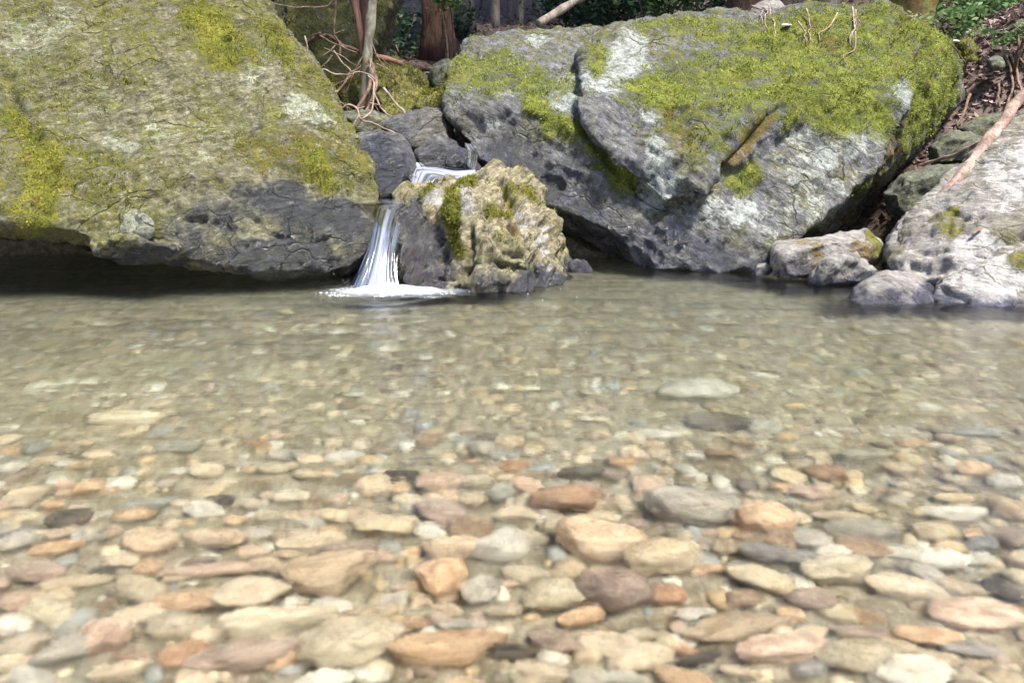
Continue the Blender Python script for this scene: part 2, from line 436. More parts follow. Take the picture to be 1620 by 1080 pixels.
LB1 = A([(385, -25, 5.05), (455, 55, 4.95), (527, 140, 4.8), (562, 220, 4.62), (594, 318, 4.38), (592, 385, 4.22), (555, 425, 4.12), (500, 436, 4.08),
         (400, 424, 4.0), (280, 408, 3.9), (140, 378, 3.80), (0, 348, 3.70), (-250, 305, 3.65), (-260, -320, 5.8), (100, -260, 5.7), (300, -150, 5.5),
         (100, 180, 4.2), (250, 230, 4.22), (440, 260, 4.22), (330, 330, 4.05), (560, 330, 4.2),
         (300, -100, 7.0), (-260, -300, 7.2), (520, 150, 6.2), (570, 330, 5.5), (530, 470, 5.6), (300, 350, 6.2), (0, 330, 6.4), (-260, 320, 6.4)])
LB5 = A([(-300, 300, 5.6), (300, 300, 5.6), (560, 330, 5.3), (560, 480, 5.3), (300, 500, 5.6), (-300, 500, 5.6), (-300, 300, 6.5), (300, 300, 6.5), (560, 330, 6.2), (560, 480, 6.2), (300, 500, 6.5), (-300, 500, 6.5)])
LB2 = A([(138, 384, 3.78), (200, 376, 3.74), (288, 392, 3.74), (276, 406, 3.80), (150, 404, 3.80), (140, 380, 4.2), (280, 390, 4.2), (200, 410, 4.2)])
LB3 = A([(160, 343, 3.9), (195, 333, 3.86), (232, 346, 3.80), (234, 370, 3.80), (205, 380, 3.82), (165, 368, 3.86), (200, 355, 4.3)])
LB4 = A([(-250, 180, 4.15), (20, 190, 4.12), (75, 280, 3.92), (78, 350, 3.82), (0, 362, 3.80), (-250, 335, 3.85), (0, 330, 4.6), (-250, 310, 4.6), (20, 150, 4.8), (-250, 100, 4.8)])
boulder('mossy_boulder', [LB1, LB2, LB3, LB4, LB5], 'huge olive-mossed boulder with a sloping flat face, overhanging a dark hollow', M_LEFT, voxel=0.013,
        strata=(0.5, 0.45), strata_amp=0.012, seed=3, big=0.05, mid=0.022,
        grooves=[([(5, 120), (25, 170), (60, 215), (78, 265), (72, 330)], 0.05, 0.035), ([(190, 190), (330, 235), (430, 290)], 0.012, 0.02),
                 ([(250, 320), (300, 350), (420, 375), (540, 385)], 0.02, 0.02), ([(300, 40), (360, 150), (430, 200)], 0.012, 0.02), ([(340, 290), (400, 350), (480, 400)], 0.018, 0.015)],
        ridges=[([(420, 235), (500, 250), (560, 260)], 0.03, 0.10), ([(90, 260), (160, 285)], 0.025, 0.09)],
        patches=[('moss', [(20, 180), (60, 225), (76, 280), (74, 340), (40, 350)], 22, 0.53), ('moss', [(330, 30), (350, 70), (365, 90)], 34, 0.53), ('moss', [(440, 60), (490, 120), (530, 180)], 24, 0.26),
                 ('moss', [(420, 240), (500, 255), (570, 290)], 45, 0.18), ('moss', [(500, 260), (520, 310)], 16, 0.47), ('moss', [(20, 20), (0, 80), (60, 130)], 60, 0.14), ('moss', [(150, 270), (100, 250)], 55, 0.19),
                 ('moss', [(340, 290), (350, 300)], 10, 0.53), ('moss', [(245, 345), (250, 375)], 14, 0.53), ('moss', [(20, 300), (60, 350)], 40, 0.19), ('moss', [(240, 10), (330, 20), (420, 60)], 45, 0.14),
                 ('lichen', [(490, 180), (500, 185)], 27, 1.0), ('lichen', [(168, 216), (180, 220)], 7, 1.3), ('lichen', [(198, 226), (215, 234)], 7, 1.3), ('lichen', [(235, 195), (240, 196)], 6, 1.0),
                 ('lichen', [(80, 30), (30, 60)], 40, 0.35), ('lichen', [(320, 230), (150, 170)], 70, 0.15), ('lichen', [(405, 120), (415, 80)], 25, 0.4), ('lichen', [(205, 360), (222, 358)], 18, 0.8),
                 ('warm', [(400, 250), (480, 245), (550, 250)], 40, 0.7), ('warm', [(150, 265), (130, 290)], 40, 0.6), ('warm', [(0, 150), (30, 200)], 30, 0.4),
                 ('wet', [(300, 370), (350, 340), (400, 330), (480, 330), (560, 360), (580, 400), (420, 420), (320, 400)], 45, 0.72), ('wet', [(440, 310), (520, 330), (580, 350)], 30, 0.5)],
        wet_z=(0.10, 0.24), shade_back=4.5, moss_up=(0.35, 0.9, 0.2), moss_base=0.27, lichen_base=0.24, tufts=32000, tuft_size=0.007)

RB_A = A([(738, 72, 5.7), (712, 105, 5.45), (703, 135, 5.25), (708, 178, 5.1), (742, 232, 5.0), (770, 268, 4.9), (850, 285, 4.82), (900, 308, 4.75), (960, 345, 4.66), (900, 46, 5.9), (955, 40, 5.8),
          (905, 170, 4.84), (960, 260, 4.72), (1040, 335, 4.6), (1040, 405, 4.55),
          (745, 75, 6.7), (930, 50, 6.9), (722, 180, 6.2), (780, 270, 6.0), (900, 430, 6.0), (1040, 440, 5.6)])
RB_B = A([(935, 50, 5.5), (985, 38, 5.7), (1200, 18, 5.9), (1390, 12, 5.7), (1455, 45, 5.4), (912, 160, 4.78), (945, 225, 4.66), (1000, 280, 4.58), (1050, 320, 4.5), (1100, 305, 4.45),
          (1150, 255, 4.47), (1228, 168, 4.62), (1330, 150, 4.75), (1440, 110, 4.95), (1080, 200, 4.62), (1000, 100, 5.1),
          (1000, 40, 6.8), (1380, 20, 6.9), (1450, 110, 6.3), (1100, 330, 5.6), (940, 200, 6)])
RB_C = A([(1228, 180, 4.74), (1400, 140, 4.78), (1458, 95, 4.98), (1440, 180, 4.74), (1385, 270, 4.58), (1300, 345, 4.47), (1235, 395, 4.42), (1200, 424, 4.4), (1050, 432, 4.47), (985, 385, 4.62), (1000, 430, 4.66), (1010, 350, 4.62), (1055, 345, 4.52), (1100, 322, 4.52), (1160, 260, 4.58),
          (1400, 290, 5.9), (1220, 440, 5.6), (1460, 150, 6.2), (1050, 440, 5.8)])
RB_D = A([(1395, 14, 5.7), (1450, 45, 5.45), (1500, 62, 5.5), (1526, 95, 5.65), (1522, 150, 5.75), (1490, 190, 5.8), (1410, 290, 5.7), (1330, 370, 5.5), (1270, 400, 5.2), (1462, 110, 5.06), (1440, 185, 4.9), (1392, 270, 4.75), (1300, 355, 4.62),
          (1400, 20, 6.9), (1520, 110, 6.8), (1480, 200, 6.6), (1300, 400, 6.3)])
RB_E = A([(960, 250, 4.85), (1110, 300, 4.7), (1110, 420, 4.65), (1040, 400, 4.72), (960, 250, 5.8), (1110, 300, 5.8), (1110, 430, 5.8), (1050, 430, 5.8), (1030, 325, 4.62), (1060, 335, 4.56), (1050, 360, 4.56)])
boulder('mossy_boulder', [RB_A, RB_B, RB_C, RB_D, RB_E], 'broad grey boulder with a thick bright green moss cap and a diagonal crack', M_RIGHT, voxel=0.0145, smooth=4,
        strata=(0.6, -0.6), strata_amp=0.010, seed=8, big=0.05, mid=0.024,
        grooves=[([(905, 165), (925, 205), (958, 250), (1000, 290), (1045, 328)], 0.075, 0.026), ([(1228, 168), (1190, 215), (1155, 260), (1150, 275)], 0.10, 0.032), ([(1150, 275), (1125, 295), (1095, 312)], 0.07, 0.02),
                 ([(800, 140), (850, 128), (900, 100)], 0.015, 0.015), ([(1045, 330), (1090, 360), (1120, 380)], 0.018, 0.015), ([(1290, 310), (1370, 215), (1410, 190)], 0.012, 0.012), ([(935, 45), (920, 100), (918, 150)], 0.03, 0.03)],
        ridges=[([(940, 70), (928, 110), (925, 140)], 0.03, 0.04), ([(1110, 270), (1100, 290)], 0.03, 0.05), ([(860, 290), (880, 295)], -0.03, 0.05)],
        patches=[('moss', [(1300, 50), (1250, 110), (1330, 120), (1420, 90), (1400, 40)], 75, 0.50), ('moss', [(1260, 160), (1320, 170), (1390, 190)], 35, 0.64), ('moss', [(1130, 110), (1050, 150), (1180, 170), (1100, 210)], 66, 0.38),
                 ('moss', [(1030, 130), (1060, 150)], 30, 0.39), ('moss', [(1040, 40), (1120, 50), (1200, 60)], 35, 0.39), ('moss', [(780, 100), (740, 110), (850, 140)], 42, 0.39), ('moss', [(790, 45), (830, 45)], 18, 0.72),
                 ('moss', [(870, 190), (905, 205)], 24, 0.80), ('moss', [(940, 235), (955, 260), (985, 285)], 20, 0.76), ('moss', [(1490, 90), (1510, 130), (1490, 160), (1450, 180)], 50, 0.72), ('moss', [(1460, 60), (1490, 90)], 30, 0.72),
                 ('moss', [(1160, 290), (1190, 280)], 18, 0.64), ('moss', [(1300, 210), (1330, 215)], 20, 0.64), ('moss', [(840, 150), (850, 160)], 18, 0.64), ('moss', [(950, 75), (945, 120)], 14, 0.45), ('moss', [(960, 300), (990, 310)], 24, 0.33), ('moss', [(1170, 385), (1150, 390)], 22, 0.39), ('moss', [(1380, 285), (1300, 360), (1240, 390)], 12, 0.64), ('moss', [(720, 150), (760, 190), (740, 170)], 40, 0.20),
                 ('lichen', [(990, 70), (980, 110), (960, 130)], 36, 0.9), ('lichen', [(900, 130), (890, 165), (860, 140), (800, 145)], 18, 0.9), ('lichen', [(930, 220), (970, 250)], 14, 0.8), ('lichen', [(1025, 170), (1030, 180)], 15, 0.9),
                 ('lichen', [(1250, 130), (1252, 134)], 10, 1.2), ('lichen', [(1305, 250), (1307, 254)], 11, 1.3), ('lichen', [(1420, 130), (1435, 150)], 22, 0.8), ('lichen', [(1340, 210), (1380, 200)], 28, 0.6), ('lichen', [(850, 60), (870, 50)], 18, 0.7),
                 ('lichen', [(1280, 230), (1330, 280), (1230, 330)], 60, 0.3), ('lichen', [(1040, 240), (1050, 290), (1030, 310)], 22, 0.7), ('lichen', [(1120, 330), (1150, 340)], 28, 0.5), ('lichen', [(780, 195), (770, 205)], 15, 0.6), ('lichen', [(1000, 360), (1060, 380)], 35, 0.3), ('lichen', [(890, 240), (900, 260)], 20, 0.4),  # second patch: sun spot painted in as paler stone, not lichen
                 ('warm', [(1225, 175), (1190, 215), (1155, 265)], 13, 1.0), ('warm', [(1440, 190), (1400, 260), (1340, 340), (1270, 395)], 34, 0.85), ('warm', [(1100, 110), (1180, 200), (1100, 220)], 60, 0.4), ('warm', [(1020, 200), (1060, 220)], 40, 0.4), ('warm', [(760, 90), (730, 120)], 24, 0.4),
                 ('wet', [(740, 240), (800, 280), (880, 320), (950, 380)], 50, 1.0), ('wet', [(760, 200), (720, 180), (800, 240)], 30, 0.45), ('wet', [(960, 390), (1050, 400), (1150, 412)], 34, 0.95), ('wet', [(900, 300), (960, 350), (1000, 390)], 40, 0.7), ('wet', [(1350, 340), (1420, 290), (1280, 395)], 25, 0.5)],
        wet_z=(0.06, 0.26), shade_back=5.0, moss_up=(0.30, 0.85, 0.22), moss_base=0.14, lichen_base=0.15, tufts=48000, tuft_size=0.008, tuft_mat=M_MOSS_BRIGHT)

CR_A = A([(648, 302, 4.22), (700, 286, 4.35), (765, 292, 4.3), (800, 312, 4.12), (832, 352, 3.98), (838, 385, 3.9), (812, 420, 3.84), (800, 460, 3.82), (720, 468, 3.83), (640, 460, 3.9), (625, 410, 3.96), (630, 345, 4.08), (700, 330, 3.98), (760, 360, 3.86), (770, 420, 3.80),
          (650, 320, 4.8), (780, 300, 4.9), (820, 460, 4.7), (640, 470, 4.7)])
CR_B = A([(757, 288, 4.45), (775, 270, 4.5), (810, 265, 4.5), (848, 278, 4.42), (868, 310, 4.32), (884, 355, 4.2), (884, 400, 4.08), (898, 440, 4.02), (890, 460, 4.0), (840, 462, 3.86), (810, 330, 4.1), (840, 380, 3.93),
          (780, 280, 5.0), (850, 290, 5.0), (890, 400, 4.7), (890, 470, 4.7), (780, 460, 4.7)])
CR_C = A([(690, 460, 3.80), (740, 440, 3.76), (800, 430, 3.77), (830, 440, 3.80), (830, 470, 3.80), (700, 475, 3.80), (760, 440, 4.2), (720, 480, 4.2), (820, 480, 4.2)])
boulder('knobbly_rock', [CR_A, CR_B, CR_C], 'pale yellowish knobbly rock with two humps, standing in the water beside the waterfall', M_CENTRE, voxel=0.0105, smooth=5,
        big=0.035, mid=0.03, fine=0.008, lump=0.035, lump_f=2.6, strata=(0.5, 1.1), strata_amp=0.024, seed=15, cat='rock',
        grooves=[([(790, 290), (815, 330), (832, 360), (838, 400), (850, 450)], 0.07, 0.025), ([(690, 340), (700, 400), (690, 440)], 0.05, 0.04), ([(770, 330), (770, 370), (790, 400), (840, 412)], 0.045, 0.016), ([(740, 432), (790, 422), (830, 430)], 0.07, 0.02), ([(800, 360), (820, 380), (845, 385)], 0.04, 0.014), ([(720, 330), (745, 350), (750, 400), (735, 440)], 0.04, 0.014), ([(850, 300), (862, 340), (866, 400), (880, 440)], 0.025, 0.012)],
        ridges=[([(700, 330), (740, 325)], 0.03, 0.06), ([(800, 345), (810, 370)], 0.03, 0.04)],
        patches=[('moss', [(715, 300), (712, 340), (720, 370), (725, 400)], 13, 0.9), ('moss', [(735, 290), (740, 295)], 12, 0.8), ('moss', [(780, 330), (800, 335)], 14, 0.7), ('moss', [(830, 300), (845, 310)], 16, 0.4), ('moss', [(680, 305), (675, 310)], 9, 0.6), ('moss', [(800, 300), (810, 310)], 15, 0.5),
                 ('warm', [(670, 340), (665, 370), (650, 420)], 24, 0.4), ('warm', [(720, 350), (725, 390)], 18, 0.4), ('warm', [(790, 340), (800, 360), (820, 370)], 12, 0.4), ('warm', [(640, 420), (690, 450)], 20, 0.6),
                 ('lichen', [(730, 330), (690, 310)], 25, 0.6), ('lichen', [(840, 340), (860, 380), (870, 430)], 30, 0.4),
                 ('wet', [(645, 350), (645, 410), (665, 440)], 34, 1.0), ('wet', [(690, 370), (700, 420), (690, 440)], 30, 1.0), ('wet', [(760, 445), (820, 450)], 12, 0.9), ('wet', [(650, 310), (630, 340)], 18, 0.6)],
        wet_z=(0.02, 0.10), moss_base=0.22, lichen_base=0.15, warm_base=0.2, tufts=9000, tuft_size=0.008, dry_noise=0.05)

def rock(outline, Y, t, label, mat=None, name='rock', lean=0.0, **kw):
    a = dict(voxel=0.014, smooth=4, big=0.03, mid=0.02, fine=0.006, strata_amp=0.008, seed=random.randint(20, 400), cat='rock', wet_z=(0.03, 0.10), dry_noise=0.04)
    a.update(kw)
    return boulder(name, [slab(outline, Y, t, lean=lean)], label, mat or M_GREY, **a)

# rocks of the cascade
rock([(555, 222), (570, 210), (600, 205), (635, 217), (652, 240), (650, 275), (634, 308), (606, 322), (586, 316), (570, 275)], 4.62, 0.22, 'black wet rock with a lichened top, wedged above the waterfall', M_DARK, lean=0.08,
     patches=[('wet', [(600, 280), (620, 290)], 50, 1), ('lichen', [(570, 220), (590, 215)], 14, 0.5), ('moss', [(620, 230), (610, 225)], 16, 0.4)], wet_base=0.3)
rock([(596, 196), (640, 180), (675, 167), (705, 168), (718, 188), (723, 228), (700, 242), (655, 238), (622, 228)], 5.25, 0.4, 'smooth blue-grey rock with a flat sloping top, behind the black wet rock', M_DARK, lean=0.1, lichen_base=0.12, wet_base=0.2)
rock([(530, 178), (560, 172), (600, 178), (628, 190), (630, 214), (550, 214)], 5.35, 0.3, 'low flat grey-green slab under the bare twigs', M_GREY, lichen_base=0.25)
rock([(650, 272), (655, 242), (690, 214), (722, 224), (736, 246), (736, 275), (690, 282)], 4.98, 0.25, 'wet purple-grey wedge rock at the top of the cascade', M_DARK, wet_base=0.55, lichen_base=0.2)
rock([(703, 243), (718, 234), (736, 240), (738, 270), (706, 272)], 4.85, 0.12, 'small glossy dark rock in the upper cascade', M_DARK, wet_base=0.9, voxel=0.01)
rock([(728, 232), (745, 236), (772, 275), (790, 300), (740, 300)], 5.0, 0.25, 'sloping dark wet rock under the green-capped boulder, where the stream comes in', M_DARK, wet_base=0.9)
rock([(628, 296), (660, 276), (715, 275), (760, 280), (770, 310), (690, 345), (630, 340)], 4.72, 0.25, 'low wet reddish ledge carrying the upper cascade', M_DARK, wet_base=0.8, warm_base=0.3)
rock([(566, 332), (600, 334), (655, 332), (668, 400), (668, 480), (560, 480)], 4.42, 0.25, 'dark wet ledge hidden behind the falling water', M_DARK, wet_base=0.95)
# rocks at the right bank
rock([(1398, 305), (1424, 274), (1470, 262), (1534, 257), (1536, 292), (1492, 332), (1440, 347), (1405, 338)], 4.95, 0.35, 'grey-green angular rock wedged beneath the pinkish fallen branch', M_GREY, lichen_base=0.2, moss_base=0.1)
rock([(1466, 232), (1500, 205), (1562, 214), (1580, 240), (1525, 264), (1472, 262)], 5.3, 0.3, 'moss-streaked rock behind the thin bare stick', M_GREY, moss_base=0.25, lichen_base=0.2)
rock([(1512, 203), (1560, 182), (1597, 177), (1615, 200), (1575, 228), (1530, 222)], 5.6, 0.3, 'smooth mossy grey rock at the foot of the leaf-littered bank', M_GREY, moss_base=0.3)
rock([(1213, 415), (1225, 393), (1290, 386), (1330, 367), (1372, 367), (1398, 382), (1394, 412), (1335, 440), (1222, 445)], 4.25, 0.25, 'long low brownish rock with a mossy end at the waterline', M_BANK, name='low_rock', warm_base=0.2, wet_z=(0.03, 0.12), dry_noise=0.06,
     patches=[('moss', [(1375, 378), (1385, 395)], 16, 0.9), ('warm', [(1230, 410), (1380, 400)], 25, 0.5), ('wet', [(1230, 415), (1260, 420)], 20, 0.8)], voxel=0.011)
rock([(1286, 440), (1304, 410), (1336, 391), (1366, 402), (1390, 425), (1386, 455), (1290, 455)], 4.02, 0.18, 'small pointed blue-grey striped rock in front of the long low rock', M_BANK, wet_base=0.4, voxel=0.01, strata=(0.3, 0.9), strata_amp=0.014)
rock([(1340, 480), (1362, 447), (1400, 425), (1440, 431), (1476, 455), (1494, 485), (1494, 520), (1340, 520)], 3.6, 0.25, 'rounded lavender-grey dome rock half in the water', M_BANK, name='dome_rock', wet_base=0.35, big=0.015, mid=0.012, voxel=0.011, smooth=12)
RR7 = A([(1391, 385, 4.15), (1408, 352, 4.15), (1490, 312, 4.15), (1560, 240, 4.25), (1620, 172, 4.35), (1720, 90, 4.4), (1850, 60, 4.4), (1850, 520, 3.2), (1640, 470, 3.45), (1560, 440, 3.55), (1440, 440, 3.8), (1400, 420, 4.0), (1530, 350, 3.85), (1700, 300, 3.7),
         (1400, 460, 4.6), (1620, 300, 5.2), (1850, 150, 5.4), (1850, 500, 5)])
RR8 = A([(1470, 470, 3.52), (1500, 430, 3.52), (1560, 412, 3.5), (1640, 385, 3.5), (1750, 380, 3.4), (1750, 540, 3.2), (1625, 505, 3.32), (1540, 500, 3.38), (1480, 500, 3.46), (1500, 480, 4), (1750, 520, 4)])
boulder('pale_boulder', [RR7, RR8], 'large pale sunlit boulder with yellow lichen, running out of frame beside the pool', M_BANK, voxel=0.0125, strata=(0.7, -0.5), strata_amp=0.011, seed=44, big=0.04, mid=0.02,
        grooves=[([(1395, 420), (1440, 420), (1470, 435), (1530, 420), (1620, 370)], 0.04, 0.025), ([(1490, 330), (1540, 350), (1620, 320)], 0.02, 0.02), ([(1490, 450), (1510, 470), (1530, 480)], 0.025, 0.012)],
        patches=[('moss', [(1500, 340), (1505, 365)], 18, 0.6), ('moss', [(1610, 410), (1625, 420)], 16, 0.7), ('moss', [(1440, 360), (1420, 380)], 24, 0.3), ('warm', [(1500, 350), (1515, 370)], 14, 0.6), ('moss', [(1580, 370), (1610, 370)], 16, 0.35), ('lichen', [(1560, 450), (1600, 440), (1540, 400)], 40, 0.5), ('lichen', [(1600, 250), (1620, 300)], 50, 0.3), ('wet', [(1600, 480), (1620, 485)], 16, 0.9)],
        moss_base=0.10, lichen_base=0.3, wet_z=(0.03, 0.10), dry_noise=0.05)
rock([(1188, 432), (1195, 418), (1210, 414), (1220, 424), (1218, 440), (1190, 440)], 4.3, 0.06, 'tiny reddish-brown rock at the waterline under the green-capped boulder', M_BANK, name='small_rock', voxel=0.008, warm_base=0.5)
rock([(1221, 396), (1227, 383), (1236, 390), (1238, 402), (1222, 403)], 4.32, 0.04, 'tiny pale pointed rock on the end of the long low rock', M_BANK, name='small_rock', voxel=0.006, lichen_base=0.6, big=0.01, mid=0.006)
rock([(893, 432), (905, 414), (925, 412), (938, 426), (936, 440), (896, 440)], 4.45, 0.08, 'small purple-brown rock in the shadowed gap behind the knobbly rock', M_DARK, name='small_rock', voxel=0.008, wet_base=0.5)
# boulders in the wood
rock([(395, -90), (560, -110), (640, -20), (612, 40), (600, 110), (565, 190), (520, 180), (430, 60)], 7.0, 0.9, 'big moss-covered boulder up the gully behind the spindly tree', M_MOSSY, name='mossy_boulder', cat='boulder', voxel=0.022, moss_up=(-0.1, 0.6, 0.55), moss_base=0.15, big=0.08, mid=0.04, tufts=9000, tuft_size=0.014, tuft_mat=M_MOSS_LIT, lean=0.5,
     patches=[('wet', [(440, 60), (470, 110), (500, 140)], 40, 0.6)])  # wet mask used to paint the shaded left side darker
rock([(500, 140), (540, 118), (575, 140), (572, 175), (540, 196), (505, 180)], 6.0, 0.35, 'small shaded rock furred with deep green moss below the exposed roots', M_MOSSY, moss_base=0.6, tufts=7000, tuft_size=0.012)
rock([(584, 125), (596, 103), (628, 96), (662, 120), (692, 162), (688, 190), (600, 196), (588, 160)], 5.9, 0.5, 'mossy rock with a slanting ridged top beside the spindly tree', M_MOSSY, moss_up=(0.0, 0.6, 0.6), moss_base=0.15, tufts=6000, tuft_size=0.012, tuft_mat=M_MOSS_LIT, lean=0.25, strata=(0.3, 0.9), strata_amp=0.02)
rock([(676, 128), (684, 106), (702, 97), (726, 100), (726, 145), (690, 146)], 6.4, 0.35, 'plain grey rock at the foot of the red-brown cedar trunk', M_GREY, moss_base=0.1)
rock([(655, 168), (670, 150), (690, 145), (712, 150), (712, 180), (660, 182)], 5.7, 0.25, 'little rounded rock with an olive moss cushion behind the blue-grey rock', M_MOSSY, name='small_rock', moss_base=0.7, tufts=4000, tuft_size=0.01)
rock([(606, 30), (630, 8), (662, 2), (682, 40), (678, 100), (615, 98)], 9.6, 0.8, 'black boulder added in place of a shadowed hollow far back among the trunks', M_DARK, voxel=0.03, wet_base=0.5)  # dark stone added to stand for the shade of a hollow
rock([(1190, 20), (1204, 8), (1230, 10), (1245, 28), (1215, 36), (1194, 32)], 6.1, 0.12, 'small pale stone lying on the moss cap beside the hanging roots', M_BANK, name='small_rock', voxel=0.012)
rock([(1518, 72), (1530, 60), (1545, 75), (1543, 98), (1524, 96)], 5.85, 0.12, 'small moss-green stone on the leaf-littered bank', M_MOSSY, name='small_rock', voxel=0.012, moss_base=0.6, tufts=1500)
rock([(1562, 96), (1575, 88), (1590, 98), (1588, 108), (1566, 108)], 5.9, 0.08, 'small olive stone among the fallen leaves of the bank', M_GREY, name='small_rock', voxel=0.01, moss_base=0.3)

# ------------------------------------------------------------------ pool water
def poly_ring(x, y, cx, cy_, k, ph, fall):
    r = np.hypot(x - cx, (y - cy_)); return np.sin(k * r + ph) * np.exp(-r / fall)

wx, wy = np.arange(-5.2, 5.21, 0.024), np.arange(-0.9, 5.4, 0.024)
WX, WY = np.meshgrid(wx, wy)
pw = np.stack([WX.ravel(), WY.ravel(), np.zeros(WX.size)], -1)
wz = 0.0042 * fbm(pw * np.array([2.0, 4.6, 1]), 2, 201) + 0.0016 * fbm(pw * np.array([5.5, 14, 1]), 2, 211)
wz = wz.reshape(WX.shape) * (1.75 - 0.65 * sstep(1.0, 2.8, WY))
fall = at(600, 462, 3.75)
wz += 0.0034 * poly_ring(WX, WY, fall[0], fall[1], 40, 0, 0.6) + 0.0022 * poly_ring(WX, WY, 1.75, 3.55, 34, 1.0, 0.55)
def closed_water(X, Y, Z, zb):
    ny, nx = X.shape; V = np.stack([X, Y, Z], -1).reshape(-1, 3); i = np.arange(ny * nx).reshape(ny, nx)
    F = np.stack([i[:-1, :-1], i[:-1, 1:], i[1:, 1:], i[1:, :-1]], -1).reshape(-1, 4)
    ring = np.concatenate([i[0, :-1], i[:-1, -1], i[-1, :0:-1], i[:0:-1, 0]]); L = V[ring].copy(); L[:, 2] = zb
    n0 = len(V); k = len(ring); low = n0 + np.arange(k); V = np.concatenate([V, L, [[0, 2, zb]]]); nx_ = np.roll(np.arange(k), -1)
    side = np.stack([ring, low, low[nx_], ring[nx_]], -1)
    F3 = np.concatenate([F[:, [0, 1, 2]], F[:, [0, 2, 3]], side[:, [0, 1, 2]], side[:, [0, 2, 3]], np.stack([low[nx_], low, np.full(k, n0 + k)], -1)])
    return mesh_np('pool_water', V, F3)
me = closed_water(WX, WY, wz, -1.6)
t = NT('pool_water'); oc = t.n('TexCoord').outputs['Object']
nb = t.noise(t.mapping(oc, scale=(1, 2.6, 1)), 20, 4, 0.6, 0.4)
nrm = t.bump(nb, 0.0014, 1.0)
fr = t.n('Fresnel'); fr.inputs['IOR'].default_value = 1.333; t.l(nrm, fr.inputs['Normal'])
rf = t.n('BsdfRefraction'); rf.inputs['Color'].default_value = (0.985, 0.99, 0.97, 1); rf.inputs['IOR'].default_value = 1.333; rf.inputs['Roughness'].default_value = 0.03; t.l(nrm, rf.inputs['Normal'])
tp = t.n('BsdfTransparent'); tp.inputs[0].default_value = (0.985, 0.99, 0.97, 1)
gl = t.n('BsdfGlossy'); gl.inputs['Roughness'].default_value = 0.015; t.l(nrm, gl.inputs['Normal'])
m1 = t.n('MixShader'); m1.inputs[0].default_value = 0.12; t.l(rf.outputs[0], m1.inputs[1]); t.l(tp.outputs[0], m1.inputs[2])
m2 = t.n('MixShader'); t.l(fr.outputs[0], m2.inputs[0]); t.l(m1.outputs[0], m2.inputs[1]); t.l(gl.outputs[0], m2.inputs[2])
t.l(m2.outputs[0], t.out.inputs[0])
M_LIP = t.m.copy()
va = t.n('VolumeAbsorption'); va.inputs['Color'].default_value = (0.48, 0.76, 0.82, 1); va.inputs['Density'].default_value = 0.46; t.l(va.outputs[0], t.out.inputs['Volume'])
M_POOL = t.m
tag(link('pool_water', me, M_POOL), kind='structure')

# ------------------------------------------------------------------ stones on the bed
def bed_at(px, py):
    d = ray(px, py); d /= np.linalg.norm(d)
    s = -CAMZ / d[2]; W = np.array([0, 0, CAMZ]) + d * s
    c1 = -d[2]; r = 1 / 1.333; c2 = math.sqrt(max(0, 1 - r * r * (1 - c1 * c1)))
    d2 = r * d + np.array([0, 0, 1]) * (r * c1 - c2)
    P = W
    z = -0.15
    for _ in range(6):
        P = W + d2 * (z / d2[2]); z = float(ground_h(np.array([P[0]]), np.array([P[1]]))[0]); z = min(z, -0.02)
    return P

def ico(sub):
    bm = bmesh.new(); bmesh.ops.create_icosphere(bm, subdivisions=sub, radius=1)
    V = np.array([v.co[:] for v in bm.verts]); F = np.array([[v.index for v in f.verts] for f in bm.faces]); bm.free()
    V /= np.linalg.norm(V, axis=1)[:, None]
    return V, F

def stone_shape(V, k, seed, rough=0.05, p=9):
    g = np.random.default_rng(seed)
    n = g.normal(size=(k, 3)); n /= np.linalg.norm(n, axis=1)[:, None]; dd = g.uniform(0.60, 1.0, k)
    q = np.clip(V @ n.T, 0, None) / dd
    r = 1.0 / (np.sum(q ** p, axis=1) + 0.95 ** p) ** (1 / p)
    r *= 1 + rough * fbm(V * 2.2 + seed, 3, seed % 50)
    return V * r[:, None]

IV, IF = ico(4)
SH = []
for k in range(18):
    v = stone_shape(IV, 7 + k % 6, 900 + k, 0.13, 10 + 2 * (k % 5))
    SH.append(mesh_np('stone', v, IF))
v = stone_shape(IV, 10, 977, 0.06)                        # a bent stone
v = v * np.array([1.25, 0.62, 0.7]); v[:, 1] += 0.42 * v[:, 0] ** 2 - 0.2; v *= 0.9
BENT = mesh_np('bent_stone', v, IF)

PAL = {  # colour word: (dark, light)
    'tan': ((0.40, 0.27, 0.15), (0.62, 0.48, 0.33)), 'cream': ((0.50, 0.39, 0.25), (0.66, 0.57, 0.43)), 'orange': ((0.48, 0.25, 0.10), (0.72, 0.48, 0.26)),
    'white': ((0.46, 0.46, 0.44), (0.64, 0.64, 0.62)), 'pinkish': ((0.44, 0.26, 0.18), (0.66, 0.48, 0.38)), 'mauve': ((0.24, 0.16, 0.14), (0.42, 0.31, 0.27)),
    'brown': ((0.20, 0.11, 0.06), (0.40, 0.26, 0.16)), 'slate': ((0.16, 0.19, 0.22), (0.33, 0.37, 0.41)), 'grey': ((0.28, 0.27, 0.25), (0.48, 0.46, 0.43)),
    'dark': ((0.06, 0.05, 0.045), (0.17, 0.14, 0.12)), 'beige': ((0.42, 0.36, 0.23), (0.66, 0.60, 0.44)), 'rust': ((0.34, 0.14, 0.05), (0.55, 0.28, 0.13)),
    'teal': ((0.25, 0.28, 0.26), (0.44, 0.47, 0.44)), 'yellow': ((0.50, 0.37, 0.19), (0.72, 0.60, 0.40)), 'blue': ((0.10, 0.20, 0.42), (0.25, 0.38, 0.62))}
